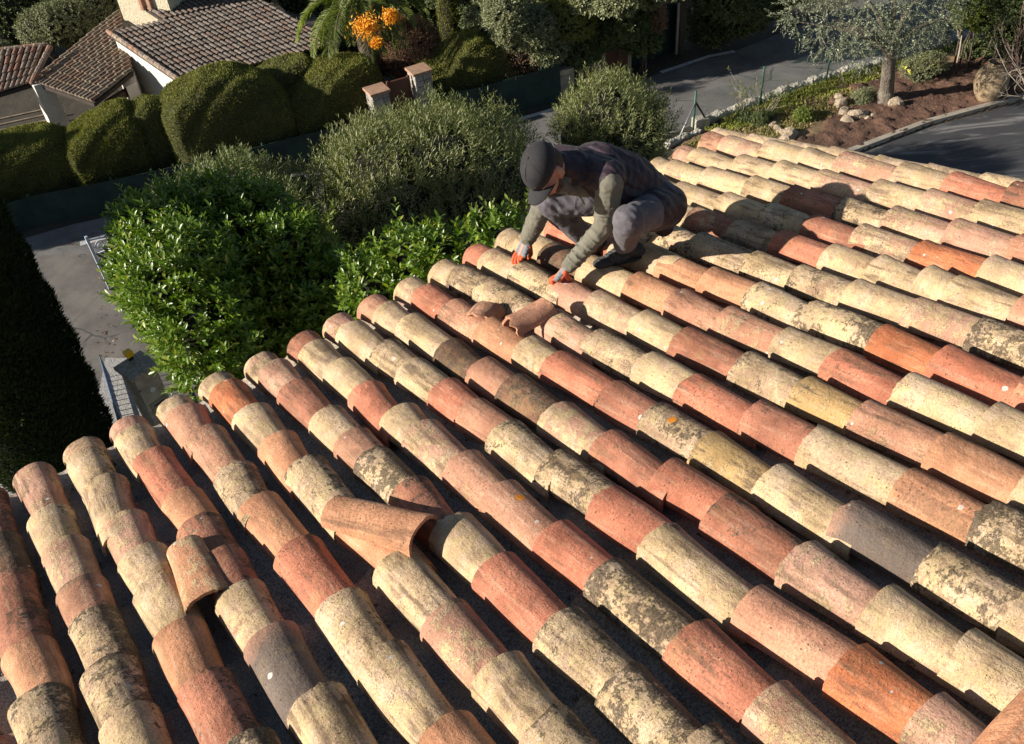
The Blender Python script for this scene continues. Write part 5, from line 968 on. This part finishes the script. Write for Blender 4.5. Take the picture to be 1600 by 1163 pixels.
# armhole piping, zip, back seam and drawstring
if 0:
  m=MB(); arx=nrm(J['elL']-J['shL']); a1=nrm(np.cross(arx,FA)); a2=np.cross(arx,a1); m.tube([J['shL']+arx*.018+(a1*math.cos(a)+a2*math.sin(a))*.0745 for a in np.linspace(0,6.283,30)],.0055,6); m.build('armhole_edge',VEST,vest,True)
m=MB(); m.tube([nk+FA*.075-ZZ*.045+LA*.015,ch+FA*.11-ZZ*.10+LA*.01,ch+FA*.08-ZZ*.15],.005,6); m.build('zip',simple('zip_metal',(.25,.25,.24),(.2,.2,.2),30,.5,.2),vest,True)
MB().tube([H(.03,.045,-.125),H(.035,.05,-.16),H(.02,.06,-.19)],.0032,5).build('drawstring',simple('cord',(.4,.4,.33),(.3,.3,.26),30,.8,.2),vest,True)
# trousers
m=MB()
for s in 'LR':
    h_,k_n,a_=J['hip'+s],J['knee'+s],J['ank'+s]; m.cap(h_,k_n,.100,.070); m.ell(k_n+ZZ*.008,(.074,.072,.070)); m.cap(k_n,a_+(k_n-a_)*.12,.069,.058); ar=nrm(a_-k_n)
    for i,t in enumerate((.22,.42,.66,.82)): q=k_n+(a_-k_n)*t; m.ell(q,(.066-.008*t,.066-.008*t,.016),[nrm(np.cross(ar,LA)),np.cross(ar,nrm(np.cross(ar,LA))),nrm(ar+FA*.2*math.sin(i*2))])
    m.cap(J['pel'],h_,.135,.115)
skin(m,'trousers',TROU,man,.007,3,(.08,.014))
# shoes
for s in 'LR':
    a_,t_=J['ank'+s],J['toe'+s]; f_=nrm((t_-a_)*[1,1,0]+np.array([0,0,0])); f_=nrm(f_-NR*(f_@NR)); l_=np.cross(NR,f_); g=a_-NR*.060-f_*.02; root=thing('tmp',g,'x','x'); bpy.data.objects.remove(root)
    m=MB(); m.ell(g-f_*.035+NR*.018,(.046,.040,.040),[f_,l_,NR]); m.ell(g+f_*.05+NR*.012,(.075,.044,.036),[f_,l_,NR]); m.ell(g+f_*.135+NR*.002,(.062,.046,.028),[f_,l_,NR]); m.cap(a_+NR*.01,g+NR*.03,.047,.045); m.cap(g+NR*.045+f_*.02,g+f_*.11+NR*.018,.034,.026)
    sh=skin(m,'shoe',SHOE,man,.005,2); m=MB(); m.ell(g+f_*.015-NR*.018,(.095,.044,.013),[f_,l_,NR]); m.ell(g+f_*.125-NR*.022,(.072,.048,.013),[f_,l_,NR]); skin(m,'sole',SOLE,sh,.005,2)
    for i in range(4): q=g+f_*(.055+.022*i)+NR*(.052-.007*i); MB().tube([q-l_*.025,q+NR*.006,q+l_*.025],.003,5).build('lace',SHOE,sh,True)
# gloved hands: palm, four fingers of different lengths and a thumb
def hand(s,fdir,nback,tips,thumb):
    W_=J['wr'+s]; P_=W_+fdir*.085; side=np.cross(nback,fdir)
    g_=MB(); g_.cap(W_-nrm(P_-W_)*.035,W_+fdir*.01,.033,.031); 
    for q in (-.026,-.009,.009,.026): g_.cap(W_+fdir*.012+side*q*.7,P_+side*q,.018,.0155)
    g_.ell((W_+P_)/2+side*.0,(.040,.018,.050),[side,nback,fdir])
    glove=skin(g_,'glove',GLG,man,.004,2)
    f_=MB(); ln=(.066,.078,.073,.058)
    for i,q in enumerate((-.027,-.009,.009,.026)):
        q=q*thumb[0]; base=P_+side*q-fdir*.004; tip=tips[i]; L_=ln[i]; kn=base+fdir*L_*.42+nback*.012; k2=(kn*.45+tip*.55)+nback*.010
        f_=MB(); f_.cap(base,kn,.0115,.0108); f_.cap(kn,k2,.0108,.010); f_.cap(k2,tip,.010,.0085); skin(f_,'finger_coating',GLO,glove,.003,1)
    f_=MB(); tb_=W_+fdir*.030+side*thumb[1]*.026-nback*.006; mid=(tb_+thumb[2])/2+side*thumb[1]*.016; f_.cap(tb_,mid,.0165,.0125); f_.cap(mid,thumb[2],.0125,.009); skin(f_,'thumb_coating',GLO,glove,.003,1)
    f_=MB(); f_.ell((W_+P_*1.6)/2.6-nback*.013,(.038,.012,.045),[side,nback,fdir]); f_.ell(P_-nback*.010,(.036,.014,.020),[side,nback,fdir]); skin(f_,'palm_coating',GLO,glove,.004,1)
fd=nrm(J['haL']-J['wrL']); nb=nrm(NR-fd*(NR@fd)+DN*.25); nb=nrm(nb-fd*(nb@fd))
tl=[roof_hit(x,y,h) for x,y,h in((860,443,.004),(865,446,.004),(873,441,.004),(880,438,.004))]
hand('L',fd,nb,tl,(1 if np.cross(nb,fd)@DN<0 else -1,1 if np.cross(nb,fd)@(-DN)>0 else -1,roof_hit(894,441,-.02)))
fd=nrm(J['haR']-J['wrR']); nb=nrm(NR+FA*.5+np.array([0,-.3,0])); nb=nrm(nb-fd*(nb@fd))
tl=[roof_hit(x,y,h) for x,y,h in((803,413,.0),(808,415,.0),(815,415,.0),(821,411,-.01))]
hand('R',fd,nb,tl,(1 if np.cross(nb,fd)[0]>0 else -1,1 if np.cross(nb,fd)[0]>0 else -1,roof_hit(826,404,-.02)))
MB().tube([J['wrR']-nrm(J['haR']-J['wrR'])*.045+[0,0,0],J['wrR']-nrm(J['haR']-J['wrR'])*.018],.0355,14).build('wrist_band',simple('glove_cuff',(.42,.36,.33),(.36,.3,.28),40,.8,.3),man,True)
